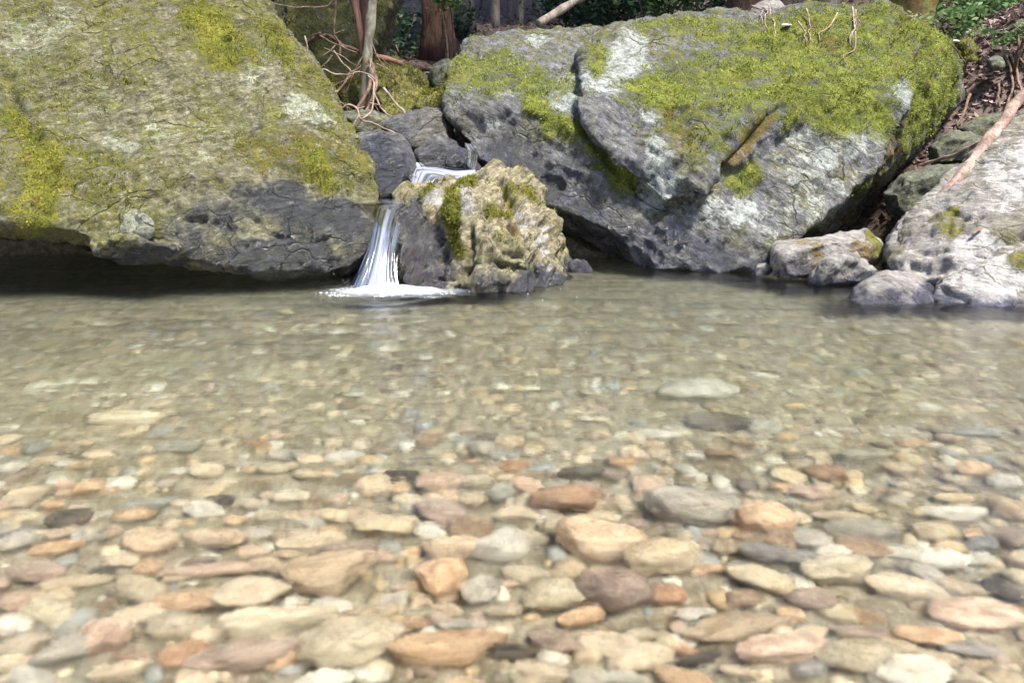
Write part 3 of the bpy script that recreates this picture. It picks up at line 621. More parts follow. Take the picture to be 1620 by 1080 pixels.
def stone_material(name, ca, cb):
    t = NT('stone_' + name); oc = t.n('TexCoord').outputs['Object']
    rn = t.n('ObjectInfo').outputs['Random']
    off = t.n('CombineXYZ'); t.l(t.math('MULTIPLY', rn, 40.0), off.inputs[0]); t.l(t.math('MULTIPLY', rn, 23.0), off.inputs[1])
    va = t.n('VectorMath', operation='ADD'); t.l(oc, va.inputs[0]); t.l(off.outputs[0], va.inputs[1]); v = va.outputs[0]
    n1 = t.noise(v, 1.3, 6, 0.65, 0.6); n2 = t.noise(t.mapping(v, rot=(0.4, 0.6, 0), scale=(1, 1, 4)), 2.2, 6, 0.7, 0.5); n3 = t.noise(v, 9, 5, 0.7)
    c = t.mix(t.ss(n1, 0.36, 0.66), ca, cb)
    c = t.mix(t.math('MULTIPLY', t.ss(n2, 0.55, 0.7), 0.55), c, tuple(min(0.85, x * 1.35 + 0.05) for x in cb))
    c = t.mix(t.math('MULTIPLY', t.ss(n2, 0.46, 0.3), 0.8), c, (ca[0] * 0.6, ca[1] * 0.42, ca[2] * 0.3))
    c = t.mix(t.math('MULTIPLY', t.ss(n3, 0.42, 0.3), 0.5), c, tuple(x * 0.4 for x in ca))
    hs = t.n('HueSaturation'); t.l(c, hs.inputs['Color']); t.l(t.math('ADD', 0.78, t.math('MULTIPLY', rn, 0.40)), hs.inputs['Value'])
    t.bsdf(hs.outputs[0], 0.6, t.bump(t.math('ADD', n2, t.math('MULTIPLY', n3, 0.5)), 0.012, 0.8))
    return t.m
def paler(q):
    l = sum(q) / 3; return tuple(min(0.9, ((l + (x - l) * 0.60) * 1.30 + 0.035) * w_) for x, w_ in zip(q, (1.06, 0.99, 0.90)))
PAL = {k: (v if k in ('dark', 'blue') else tuple(paler(q) for q in v)) for k, v in PAL.items()}
SM = {k: stone_material(k, *v) for k, v in PAL.items()}

# px, py, width, height, colour, tilt (deg), label
HAND = [
 (526, 918, 140, 84, 'tan', 4, 'large smooth tan oblong stone, the biggest of the bed, beside the cream peanut-shaped stone'),
 (395, 950, 108, 56, 'cream', 18, 'cream peanut-shaped stone touching the large smooth tan oblong stone'),
 (286, 962, 108, 42, 'orange', 10, 'long orange stone next to the cream peanut-shaped stone'),
 (338, 912, 128, 46, 'pinkish', 6, 'flat pinkish-grey stone between the orange finger stone and the large tan oblong'),
 (238, 904, 40, 56, 'orange', 60, 'upright orange finger-shaped stone at the end of the flat pinkish-grey stone'),
 (195, 890, 66, 32, 'cream', 0, 'pale cream oval stone just beyond the orange finger-shaped stone'),
 (113, 930, 116, 30, 'cream', 12, 'long thin cream flake of stone near the round pinkish stone'),
 (27, 963, 58, 48, 'pinkish', 0, 'round pinkish stone at the very edge of the picture'),
 (173, 1018, 92, 62, 'pinkish', -14, 'pinkish-tan stone with a dark hollow, close to the camera'),
 (40, 1028, 82, 42, 'cream', 6, 'cream oval stone below the round pinkish stone in the corner'),
 (453, 1047, 58, 46, 'orange', 25, 'small egg-shaped orange stone against the big rough beige stone'),
 (556, 1032, 150, 100, 'beige', 0, 'big rough beige-green stone close to the camera, beside the orange egg stone'),
 (385, 1050, 150, 60, 'mauve', 10, 'brown-grey slab with a pale edge, behind the small orange egg stone'),
 (278, 1000, 92, 50, 'beige', 0, 'beige block-shaped stone in front of the long orange stone'),
 (392, 981, 36, 18, 'blue', 0, 'small blue stone standing for a glint of light in the gap below the cream peanut-shaped stone'),  # glint on the water, put in as a blue stone
 (440, 990, 200, 26, 'beige', 14, 'long pale greenish slab lying aslant in front of the large tan oblong'),
 (88, 872, 80, 34, 'orange', 14, 'orange wedge stone beside the grey-lavender stone'),
 (27, 862, 56, 38, 'grey', 8, 'grey-lavender stone at the edge of the picture beside the orange wedge'),
 (241, 804, 80, 26, 'slate', 10, 'thin blue-grey slate stone in the middle distance, beside a white stone'),
 (322, 813, 68, 28, 'white', -8, 'bright white flat stone next to the thin blue-grey slate'),
 (113, 827, 70, 34, 'dark', 10, 'dark brown stone behind the orange wedge stone'),
 (340, 862, 80, 50, 'tan', 0, 'tan humped stone behind the flat pinkish-grey stone'),
 (15, 744, 36, 22, 'white', 0, 'small white stone farthest along the edge of the picture'),
 (72, 730, 44, 18, 'tan', 6, 'small flat tan stone just behind the small white edge stone'),
 (50, 912, 98, 44, 'mauve', 0, 'mauve-brown stone behind the long thin cream flake'),
 (278, 712, 62, 36, 'teal', 10, 'teal-grey submerged stone well out from the shore, alone'),
 (284, 746, 40, 18, 'white', 0, 'small white stone just nearer than the teal-grey submerged stone'),
 (183, 948, 30, 26, 'mauve', 0, 'tiny mauve pebble beyond the pinkish-tan stone with the hollow'),
 (598, 1000, 68, 46, 'mauve', 0, 'dark mauve stone on top of the big rough beige-green stone'),
 (160, 966, 46, 24, 'brown', 8, 'small brown pebble behind the pinkish-tan hollowed stone'),
 (790, 880, 120, 84, 'white', 35, 'bright white bent stone, the palest in the middle of the bed'),
 (697, 922, 74, 66, 'orange', 10, 'orange-brown rounded stone beside the bright white bent stone'),
 (757, 942, 60, 46, 'grey', 30, 'mottled grey stone tucked under the white bent stone'),
 (951, 868, 144, 74, 'tan', 6, 'large tan humped stone between the white bent stone and the orange-yellow stone'),
 (968, 952, 114, 88, 'mauve', 0, 'large mauve-brown blocky stone in front of the large tan humped stone'),
 (875, 955, 78, 88, 'beige', 70, 'upright beige stone between the white bent stone and the mauve-brown block'),
 (715, 1035, 174, 80, 'orange', 8, 'large orange and cream stone at the bottom of the picture'),
 (880, 1022, 90, 46, 'mauve', -12, 'dark mauve flat stone next to the large orange and cream stone'),
 (1016, 1052, 100, 56, 'cream', 20, 'cream-orange slanting stone at the bottom, beside the dark mauve flat stone'),
 (797, 970, 54, 30, 'cream', 0, 'small cream stone in front of the mottled grey stone'),
 (900, 800, 104, 40, 'rust', 4, 'terracotta-red stone beyond the large tan humped stone'),
 (795, 790, 42, 30, 'teal', 0, 'small pale teal stone beside the terracotta-red stone'),
 (692, 818, 82, 44, 'mauve', 6, 'mauve stone between the cream-yellow stone and the pale teal stone'),
 (609, 838, 88, 36, 'yellow', 4, 'long cream-yellow stone behind the large smooth tan oblong'),
 (678, 697, 58, 24, 'brown', 6, 'dark red-brown stone lying far out in the bed'),
 (924, 763, 72, 32, 'dark', 0, 'dark grey stone beyond the terracotta-red stone'),
 (823, 822, 70, 26, 'cream', 8, 'pale cream stone just beyond the white bent stone'),
 (942, 828, 70, 26, 'yellow', 0, 'yellow-cream stone on the far side of the large tan humped stone'),
 (1050, 898, 112, 72, 'yellow', 20, 'large pale orange-yellow stone beside the large tan humped stone'),
 (1052, 948, 58, 46, 'rust', 0, 'rust-red stone between the mauve-brown block and the pale orange-yellow stone'),
 (745, 842, 64, 34, 'brown', 14, 'brown stone shading the back of the white bent stone'),
 (611, 890, 38, 40, 'pinkish', 0, 'small pinkish stone at the end of the large smooth tan oblong'),
 (657, 880, 32, 46, 'orange', 60, 'small upright orange stone near the orange-brown rounded stone'),
 (1100, 976, 64, 24, 'white', 6, 'thin white stone in front of the rust-red stone'),
 (1017, 1013, 54, 36, 'cream', 0, 'small cream stone behind the cream-orange slanting stone'),
 (1160, 1003, 164, 50, 'tan', 10, 'long tan banana-shaped stone with a dark gap beneath'),
 (1210, 834, 84, 52, 'orange', 0, 'light orange stone just beyond the blue-grey slate stone'),
 (1239, 888, 112, 44, 'slate', -6, 'blue-grey slate stone with a flat top, the largest slate in the bed'),
 (1280, 862, 66, 26, 'grey', 0, 'grey flat stone resting beside the largest blue-grey slate'),
 (1282, 956, 88, 52, 'mauve', 0, 'rounded mauve-grey stone nearer the camera than the largest blue-grey slate'),
 (1090, 815, 152, 58, 'grey', 4, 'broad grey-mauve stone beyond the pale orange-yellow stone'),
 (1200, 926, 90, 48, 'yellow', -8, 'yellow-tan stone in front of the largest blue-grey slate'),
 (1176, 955, 76, 40, 'brown', 0, 'olive-brown stone behind the long tan banana-shaped stone'),
 (1330, 913, 114, 58, 'beige', 8, 'large beige stone to the side of the largest blue-grey slate'),
 (1443, 945, 114, 56, 'cream', -14, 'pinkish-white slanting stone beside the large beige stone'),
 (1365, 1055, 124, 62, 'beige', 0, 'beige block with an orange end at the bottom of the picture'),
 (1240, 1042, 132, 66, 'pinkish', 12, 'large pink-tan stone in front of the long tan banana-shaped stone'),
 (1362, 1008, 100, 36, 'mauve', -8, 'brown-grey flat stone behind the beige block with the orange end'),
 (1466, 1014, 94, 38, 'orange', -6, 'orange-cream stone beside the brown-grey flat stone'),
 (1585, 940, 58, 44, 'dark', -40, 'dark olive stone at the opposite edge of the picture from the grey-lavender stone'),
 (1360, 846, 112, 30, 'grey', 4, 'long grey-brown flat stone beyond the large beige stone'),
 (1330, 826, 96, 18, 'cream', 0, 'thin cream-yellow stone behind the long grey-brown flat stone'),
 (1517, 818, 98, 34, 'white', -6, 'pale bluish-white stone lying alone out toward the pale boulder'),
 (1135, 668, 104, 34, 'dark', 0, 'dark grey-brown submerged rock far out in the pool'),
 (1210, 676, 54, 24, 'teal', -6, 'teal-grey stone next to the dark grey-brown submerged rock'),
 (1545, 685, 60, 22, 'teal', 0, 'pale teal stone far out toward the pale boulder'),
 (1105, 622, 112, 34, 'teal', 4, 'blue-green submerged rock, the farthest out in the pool'),
 (1370, 722, 98, 24, 'grey', 4, 'grey flat stone in the middle distance, in line with the dome rock'),
 (190, 665, 110, 26, 'beige', 6, 'pale whitish slab seen dimly far out toward the mossy boulder'),
 (1535, 1035, 80, 26, 'slate', 0, 'blue-black slate stone in the bottom corner beside the orange-cream stone'),
 (1440, 700, 60, 20, 'orange', 0, 'faint orange stone out beyond the grey flat stone'),
 (545, 725, 60, 22, 'white', 0, 'white stone in the middle distance behind the cream-yellow one'),
 (560, 760, 50, 24, 'brown', 5, 'brown pebble nearer than the middle-distance white stone'),
 (700, 770, 70, 28, 'pinkish', 0, 'faint pinkish stone out beyond the mauve stone'),
 (1040, 690, 66, 22, 'white', -10, 'white streaked stone near the dark grey-brown submerged rock'),
 (850, 740, 54, 22, 'slate', 4, 'blue-grey stone beyond the dark grey stone and the pale teal stone'),
 (460, 790, 52, 24, 'beige', 5, 'beige stone between the white flat stone and the cream-yellow stone'),
]
taken, NAMED = [], []
def place_stone(px, py, wpx, hpx, colr, tilt, mesh, name='river_stone', lift=0.50, flat=None):
    c = bed_at(px, py); a = bed_at(px - wpx / 2, py); b = bed_at(px + wpx / 2, py)
    n, f = bed_at(px, py + hpx / 2), bed_at(px, py - hpx / 2)
    W = np.linalg.norm(b - a); D = abs(f[1] - n[1])
    D = min(max(D * 0.62, W * 0.32), W * 1.1); H = min(W, D) * (flat or random.uniform(0.7, 1.0))
    o = bpy.data.objects.new(name, mesh); col.objects.link(o)
    o.scale = (W / 1.75, D / 1.75, H / 1.75)
    o.rotation_euler = (random.uniform(-0.15, 0.15), random.uniform(-0.15, 0.15), R(tilt * 1.3))
    z = float(ground_h(np.array([c[0]]), np.array([c[1]]))[0])
    o.location = (c[0], c[1], z + H * lift)
    return o

def paint(o, colr):
    o.material_slots[0].link = 'OBJECT'; o.material_slots[0].material = SM[colr]

for m_ in SH + [BENT]: m_.materials.append(SM['tan'])
for i, (px, py, wp, hp, c, tl, lab) in enumerate(HAND):
    mesh = BENT if 'bent stone, the palest' in lab else SH[i % len(SH)]
    o = place_stone(px, py, wp, hp, c, tl, mesh, lift=0.5 if py > 760 else 0.18); paint(o, c)
    tag(o, lab, 'stone', 'stones on the pool bed'); taken.append((px, py, wp, hp)); NAMED.append((px, py, c, lab))

# the smaller stones between them, each told apart by colour, size, form and its neighbour
short = {}
LM = [(q[0], q[1], s) for q, s in zip(HAND, [None] * len(HAND))]
LANDMARK = {0: 'large tan oblong stone', 1: 'cream peanut-shaped stone', 4: 'orange finger stone', 9: 'cream oval stone in the corner', 11: 'big rough beige-green stone', 16: 'orange wedge stone', 18: 'thin slate stone', 19: 'flat white stone',
            22: 'small white edge stone', 25: 'lone teal-grey stone', 30: 'white bent stone', 31: 'orange-brown rounded stone', 33: 'large tan humped stone', 34: 'mauve-brown block', 36: 'large orange and cream stone', 40: 'terracotta-red stone',
            43: 'cream-yellow stone', 44: 'dark red-brown stone', 45: 'dark grey stone', 48: 'pale orange-yellow stone', 55: 'banana-shaped stone', 57: 'largest slate stone', 60: 'broad grey-mauve stone', 63: 'large beige stone',
            65: 'beige block', 69: 'dark olive edge stone', 70: 'long grey-brown stone', 72: 'bluish-white stone', 73: 'dark submerged rock', 75: 'far pale teal stone', 77: 'middle-distance grey stone', 78: 'dim white slab', 79: 'blue-black corner stone',
            80: 'faint orange stone', 81: 'middle-distance white stone'}
used = set()
def stone_label(px, py, c, wp, form):
    ks = sorted(LANDMARK, key=lambda k: (HAND[k][0] - px) ** 2 + (1.6 * (HAND[k][1] - py)) ** 2)
    dx_w = lambda dx, dy: ('just beyond' if dy < 0 else 'just nearer than') if abs(dy) * 1.6 > abs(dx) * 1.6 else ('left of' if dx < 0 else 'right of')
    size = 'tiny' if wp < 22 else 'small' if wp < 36 else 'middling' if wp < 52 else 'large'
    for k in ks[:6]:
        dx, dy = px - HAND[k][0], py - HAND[k][1]
        diag = ('beyond and ' if dy < 0 else 'nearer than and ') + ('left of' if dx < 0 else 'right of')
        for rel in (dx_w(dx, dy), diag):
            for ad in ('', form + ' '):
                for cc in (c,):
                    s = f'{size} {ad}{cc} stone {rel} the {LANDMARK[k]}'
                    if s not in used: used.add(s); return s
    return None
FORMS = ['rounded', 'angular', 'flat', 'oval', 'blocky']
WORDS = ['tan', 'cream', 'orange', 'white', 'pinkish', 'mauve', 'brown', 'slate', 'grey', 'dark', 'beige', 'rust', 'teal', 'yellow']
WTS = [28, 26, 14, 9, 9, 6, 9, 2, 6, 2, 13, 3, 2, 9]
made = 0
for attempt in range(9000):
    if made >= 215: break
    py = 690 + 400 * random.random() ** 0.8; px = random.uniform(-15, 1635)
    wp = (21 + (py - 690) * 0.13) * random.uniform(0.75, 2.0); hp = wp * random.uniform(0.4, 0.65)
    if any(((px - q[0]) / (0.33 * (wp + q[2]))) ** 2 + ((py - q[1]) / (0.33 * (hp + q[3]))) ** 2 < 1 for q in taken): continue
    k = random.randrange(len(SH)); c = random.choices(WORDS, WTS)[0]; form = FORMS[k % 5]
    lab = stone_label(px, py, c, wp, form)
    if lab is None: continue
    o = place_stone(px, py, wp, hp, c, random.uniform(-25, 25), SH[k], lift=0.46); paint(o, c)
    tag(o, lab, 'stone', 'stones on the pool bed'); taken.append((px, py, wp, hp)); made += 1

# gravel between and behind the stones
GV, GF = ico(1)
def gravel(n, y0, y1, x0, x1, smin, smax, name):
    Vs, Fs, Cs = [], [], []; off = 0
    shapes = [stone_shape(GV, 7, 300 + k, 0.05, 8) for k in range(24)]
    X = rng.uniform(x0, x1, n); Y = y0 + (y1 - y0) * rng.random(n) ** 1.1; Z = ground_h(X, Y)
    S = smin * (smax / smin) ** (rng.random(n) ** 1.8)
    for i in range(n):
        a, b = rng.uniform(0, 6.28), rng.uniform(0.35, 0.7); s = S[i]; v = shapes[i % 24] * np.array([1, rng.uniform(0.6, 1), b]) * s
        ca, sa = math.cos(a), math.sin(a)
        v = np.stack([v[:, 0] * ca - v[:, 1] * sa, v[:, 0] * sa + v[:, 1] * ca, v[:, 2]], -1) + np.array([X[i], Y[i], Z[i] + s * 0.15])
        Vs.append(v); Fs.append(GF + off); off += len(v); Cs.append(np.full(len(v), rng.random()))
    m = mesh_np(name, np.concatenate(Vs), np.concatenate(Fs)); fattr(m, 'shade', np.concatenate(Cs)); return m
t = NT('gravel'); oc = t.n('TexCoord').outputs['Object']
rp = t.n('ValToRGB'); t.l(t.attr('shade'), rp.inputs[0]); rp.color_ramp.interpolation = 'CONSTANT'
cols = [(0.52, 0.42, 0.30), (0.66, 0.58, 0.45), (0.40, 0.36, 0.31), (0.56, 0.42, 0.26), (0.28, 0.22, 0.17), (0.74, 0.71, 0.63), (0.48, 0.38, 0.32), (0.34, 0.36, 0.36), (0.58, 0.50, 0.36), (0.17, 0.14, 0.12), (0.66, 0.54, 0.39)]
el = rp.color_ramp.elements; el[0].color = (*cols[0], 1); el[1].position = 1 / len(cols); el[1].color = (*cols[1], 1)
for k in range(2, len(cols)): e = el.new(k / len(cols)); e.color = (*cols[k], 1)
nn = t.noise(oc, 60, 4, 0.65)
t.bsdf(t.mix(t.ss(nn, 0.4, 0.65), rp.outputs[0], t.mix(0.5, rp.outputs[0], (0.30, 0.22, 0.14))), 0.7, t.bump(nn, 0.004, 0.6))
M_GRAVEL = t.m
g = link('gravel', gravel(9000, 0.45, 3.9, -2.6, 2.6, 0.009, 0.045, 'gravel'), M_GRAVEL); tag(g, kind='stuff', label='small mixed gravel over the bed of the pool', cat='gravel')

# ------------------------------------------------------------------ falling water
def sheet(left, right, nu, nv, bulge, seed, rough):
    """water sheet between two 3-D edge lines"""
    def rs(pl, n):
        pl = np.array(pl); L = np.r_[0, np.cumsum(np.linalg.norm(np.diff(pl, axis=0), axis=1))]
        tt = np.linspace(0, L[-1], n); q = np.stack([np.interp(tt, L, pl[:, k]) for k in range(3)], -1)
        for _ in range(6): q[1:-1] = (q[:-2] + q[1:-1] * 2 + q[2:]) / 4
        return q
    l, r = rs(left, nv), rs(right, nv); u = np.linspace(0, 1, nu)
    P = l[:, None] * (1 - u)[None, :, None] + r[:, None] * u[None, :, None]
    uv = np.stack(np.meshgrid(u, np.linspace(0, 1, nv)), -1)
    q = np.stack([uv[..., 0] * 9, uv[..., 1] * 1.2, np.full(uv[..., 0].shape, float(seed))], -1).reshape(-1, 3)
    rel = (fbm(q, 3, seed)).reshape(nv, nu) * rough
    P[..., 1] -= bulge * np.sin(np.pi * u)[None, :] + rel; P[..., 2] += rel * 0.3
    V = P.reshape(-1, 3); i = np.arange(nu * nv).reshape(nv, nu)
    F = np.stack([i[:-1, :-1], i[:-1, 1:], i[1:, 1:], i[1:, :-1]], -1).reshape(-1, 4)
    m = mesh_np('sheet', V, F); fattr(m, 'u', uv[..., 0].ravel()); fattr(m, 'v', uv[..., 1].ravel())
    return m

def water_streak_material(name, su, sv, lo, hi, seed, dens0, dens1, edge=0.12):
    t = NT(name); u, v = t.attr('u'), t.attr('v')
    cb = t.n('CombineXYZ'); t.l(t.math('MULTIPLY', u, su), cb.inputs[0]); t.l(t.math('MULTIPLY', v, sv), cb.inputs[1]); cb.inputs[2].default_value = seed
    n = t.noise(cb.outputs[0], 1.0, 1.0, 0.4, 0.4)
    dens = t.math('ADD', dens0, t.math('MULTIPLY', v, dens1 - dens0))
    a = t.math('MULTIPLY', t.ss(n, lo, hi), dens, clamp=True)
    ef = t.math('MULTIPLY', t.ss(u, 0.0, edge), t.ss(u, 1.0, 1 - edge)); a = t.math('MULTIPLY', a, ef)
    d = t.n('BsdfPrincipled'); d.inputs['Base Color'].default_value = (0.50, 0.54, 0.70, 1); d.inputs['Roughness'].default_value = 0.35
    tr = t.n('BsdfTranslucent'); tr.inputs[0].default_value = (0.55, 0.60, 0.76, 1)
    wsh = t.n('MixShader'); wsh.inputs[0].default_value = 0.4; t.l(d.outputs[0], wsh.inputs[1]); t.l(tr.outputs[0], wsh.inputs[2])
    gl = t.n('BsdfGlossy'); gl.inputs['Roughness'].default_value = 0.12
    tp = t.n('BsdfTransparent'); fr = t.n('Fresnel'); fr.inputs[0].default_value = 1.33
    t.l(t.bump(n, 0.01, 0.6), gl.inputs['Normal'])
    cl = t.n('MixShader'); t.l(fr.outputs[0], cl.inputs[0]); t.l(tp.outputs[0], cl.inputs[1]); t.l(gl.outputs[0], cl.inputs[2])
    mx = t.n('MixShader'); t.l(a, mx.inputs[0]); t.l(cl.outputs[0], mx.inputs[1]); t.l(wsh.outputs[0], mx.inputs[2]); t.l(mx.outputs[0], t.out.inputs[0])
    return t.m

root = link('waterfall', None); root.location = tuple(at(600, 462, 3.78)); tag(root, kind='structure')
def water_child(me, mat, name='water_sheet', parent=None):
    o = link(name, me, mat); p = parent or root
    o.parent = p; o.matrix_parent_inverse.identity(); o.location = -Vector(p.location); return o
WS1 = water_streak_material('falling_water_back', 3.5, 1.2, 0.15, 0.85, 3.1, 0.10, 0.75, 0.4)
WS2 = water_streak_material('falling_water_front', 6, 1.0, 0.28, 0.85, 8.7, 0.12, 0.75, 0.4)
WS3 = water_streak_material('clear_water', 10, 1.5, 0.50, 0.72, 5.2, 0.55, 0.55)
water_child(sheet(A([(594, 316, 4.45), (598, 326, 4.22), (592, 352, 4.06), (582, 392, 3.94), (566, 430, 3.86), (548, 462, 3.80)]),
                  A([(648, 312, 4.45), (646, 322, 4.22), (634, 350, 4.06), (628, 392, 3.90), (628, 430, 3.82), (636, 462, 3.76)]), 60, 60, 0.03, 4, 0.009), WS1)
water_child(sheet(A([(596, 318, 4.46), (600, 330, 4.24), (594, 356, 4.05), (584, 396, 3.92), (570, 434, 3.83), (556, 464, 3.77)]),
                  A([(646, 316, 4.46), (642, 330, 4.22), (632, 356, 4.04), (624, 396, 3.89), (624, 434, 3.80), (630, 464, 3.74)]), 60, 60, 0.025, 15, 0.010), water_streak_material('falling_water_middle', 4.5, 1.4, 0.22, 0.90, 21.3, 0.12, 0.75, 0.4))
water_child(sheet(A([(600, 318, 4.44), (602, 328, 4.20), (597, 354, 4.03), (590, 392, 3.90), (578, 432, 3.81), (562, 464, 3.74)]),
                  A([(640, 316, 4.44), (636, 328, 4.18), (626, 354, 4.02), (618, 392, 3.87), (616, 432, 3.78), (620, 464, 3.72)]), 60, 60, 0.03, 9, 0.009), WS2)
# the upper cascade
up = link('upper_cascade', None); up.location = tuple(at(690, 275, 4.7)); tag(up, kind='structure')
WS4 = water_streak_material('upper_white_water', 5, 1.6, 0.24, 0.66, 12.4, 1.0, 0.75, 0.25)
water_child(sheet(A([(735, 226, 5.0), (738, 240, 4.92), (738, 262, 4.8)]), A([(745, 228, 5.0), (756, 244, 4.9), (752, 270, 4.76)]), 20, 24, 0.01, 31, 0.01), WS3, 'water_sheet', up)
water_child(sheet(A([(752, 266, 4.72), (720, 268, 4.68), (690, 262, 4.72), (652, 262, 4.72), (648, 288, 4.56), (640, 312, 4.46)]), A([(752, 288, 4.54), (720, 290, 4.50), (705, 284, 4.52), (690, 282, 4.52), (676, 300, 4.46), (660, 318, 4.36)]), 30, 60, 0.02, 35, 0.02), WS4, 'water_sheet', up)
water_child(sheet(A([(648, 255, 4.78), (648, 268, 4.70), (644, 280, 4.6)]), A([(668, 258, 4.78), (684, 270, 4.68), (700, 284, 4.56)]), 30, 24, 0.02, 38, 0.012), WS4, 'water_sheet', up)
# flat water on the lip under the dark rock
xs, ys = np.linspace(-0.84, -0.48, 24), np.linspace(4.24, 4.62, 24); XX, YY = np.meshgrid(xs, ys)
zl = at(620, 322, 4.25)[2]
m = grid_mesh('lip', XX, YY, zl + 0.004 * fbm(np.stack([XX.ravel() * 14, YY.ravel() * 8, XX.ravel() * 0], -1), 2, 5).reshape(XX.shape))
water_child(m, M_LIP, 'lip_water')

# foam where it lands
def foam_sheet():
    n = 90; r = np.linspace(0, 1, 40); a = np.linspace(0, 2 * np.pi, n, endpoint=False); RR, AA = np.meshgrid(r, a)
    c = at(612, 464, 3.74); X = c[0] + RR * np.cos(AA) * np.where(np.cos(AA) > 0, 0.62, 0.42); Y = c[1] - 0.02 + RR * np.sin(AA) * 0.30
    p = np.stack([X.ravel(), Y.ravel(), 0 * X.ravel()], -1)
    Z = 0.010 + (0.035 * np.exp(-(RR / 0.3) ** 2) + 0.008 * fbm(p * 18, 3, 61).reshape(RR.shape) * (1 - RR))
    V = np.stack([X, Y, Z], -1).reshape(-1, 3); i = np.arange(n * 40).reshape(n, 40); j = np.roll(i, -1, 0)
    F = np.stack([i[:, :-1], i[:, 1:], j[:, 1:], j[:, :-1]], -1).reshape(-1, 4)
    m = mesh_np('foam', V, F); fattr(m, 'rad', RR.ravel()); return m
t = NT('foam'); oc = t.n('TexCoord').outputs['Object']
n1 = t.noise(t.mapping(oc, scale=(0.55, 1.7, 1)), 26, 7, 0.72, 0.8)
a = t.ss(t.math('SUBTRACT', t.math('ADD', t.math('MULTIPLY', t.math('SUBTRACT', n1, 0.5), 1.8), 1.0), t.math('MULTIPLY', t.attr('rad'), 1.05)), 0.12, 0.80)
a = t.math('MULTIPLY', a, t.ss(t.attr('rad'), 0.92, 0.10))
d = t.n('BsdfPrincipled'); d.inputs['Base Color'].default_value = (0.58, 0.62, 0.73, 1); d.inputs['Roughness'].default_value = 0.6
t.l(t.bump(n1, 0.02, 0.7), d.inputs['Normal'])
tp = t.n('BsdfTransparent'); mx = t.n('MixShader'); t.l(a, mx.inputs[0]); t.l(tp.outputs[0], mx.inputs[1]); t.l(d.outputs[0], mx.inputs[2]); t.l(mx.outputs[0], t.out.inputs[0])
fo = link('foam', foam_sheet(), t.m); tag(fo, 'white foam spreading where the waterfall meets the pool', 'foam', kind='stuff')
# droplets and bubbles
def balls(P, rad):
    v0, f0 = ico(1); Vs = (v0[None] * rad[:, None, None] + P[:, None]).reshape(-1, 3); Fs = (f0[None] + (np.arange(len(P)) * len(v0))[:, None, None]).reshape(-1, 3); return mesh_np('drops', Vs, Fs)
nb_ = 2600; rr = rng.random(nb_) ** 0.75; aa = rng.uniform(0, 2 * np.pi, nb_); cf = at(606, 464, 3.74)
BX = cf[0] + rr * np.cos(aa) * np.where(np.cos(aa) > 0, 0.50, 0.36); BY = cf[1] - 0.03 + rr * np.sin(aa) * 0.22
kb = gn(np.stack([BX * 9, BY * 22, BX * 0], -1), 77) > -0.45 + rr * 1.1
BP = np.stack([BX, BY, 0.004 + 0.03 * np.exp(-(rr / 0.3) ** 2)], -1)[kb]; BR = (rng.uniform(0.0015, 0.0055, nb_) * (1.15 - 0.7 * rr))[kb]
n = 110; c = at(575, 456, 3.8)
P = np.stack([c[0] + rng.normal(size=n) * 0.10, c[1] + rng.normal(size=n) * 0.05, np.abs(rng.normal(size=n)) * 0.028 + 0.005], -1)
k = 14; P2 = np.stack([rng.uniform(-1.0, 0.6, k), rng.uniform(3.4, 3.95, k), np.full(k, 0.004)], -1)
t = NT('droplet'); t.bsdf((0.66, 0.70, 0.78), 0.25, spec=0.5)
dr = link('droplets', balls(np.concatenate([P, P2, BP]), np.concatenate([rng.uniform(0.0006, 0.0016, n), rng.uniform(0.0015, 0.004, k), BR])), t.m); tag(dr, 'spray droplets and bubbles round the foot of the waterfall', 'spray', kind='stuff')

# ------------------------------------------------------------------ wood: trunks, branches, roots
def smooth_path(pts, rad, n):
    pts = np.array(pts, float); rad = np.array(rad, float)
    L = np.r_[0, np.cumsum(np.linalg.norm(np.diff(pts, axis=0), axis=1))]; tt = np.linspace(0, L[-1], n)
    q = np.stack([np.interp(tt, L, pts[:, k]) for k in range(3)], -1); r = np.interp(tt, L, rad)
    for _ in range(max(1, n // 10)): q[1:-1] = (q[:-2] + q[1:-1] * 2 + q[2:]) / 4
    return q, r

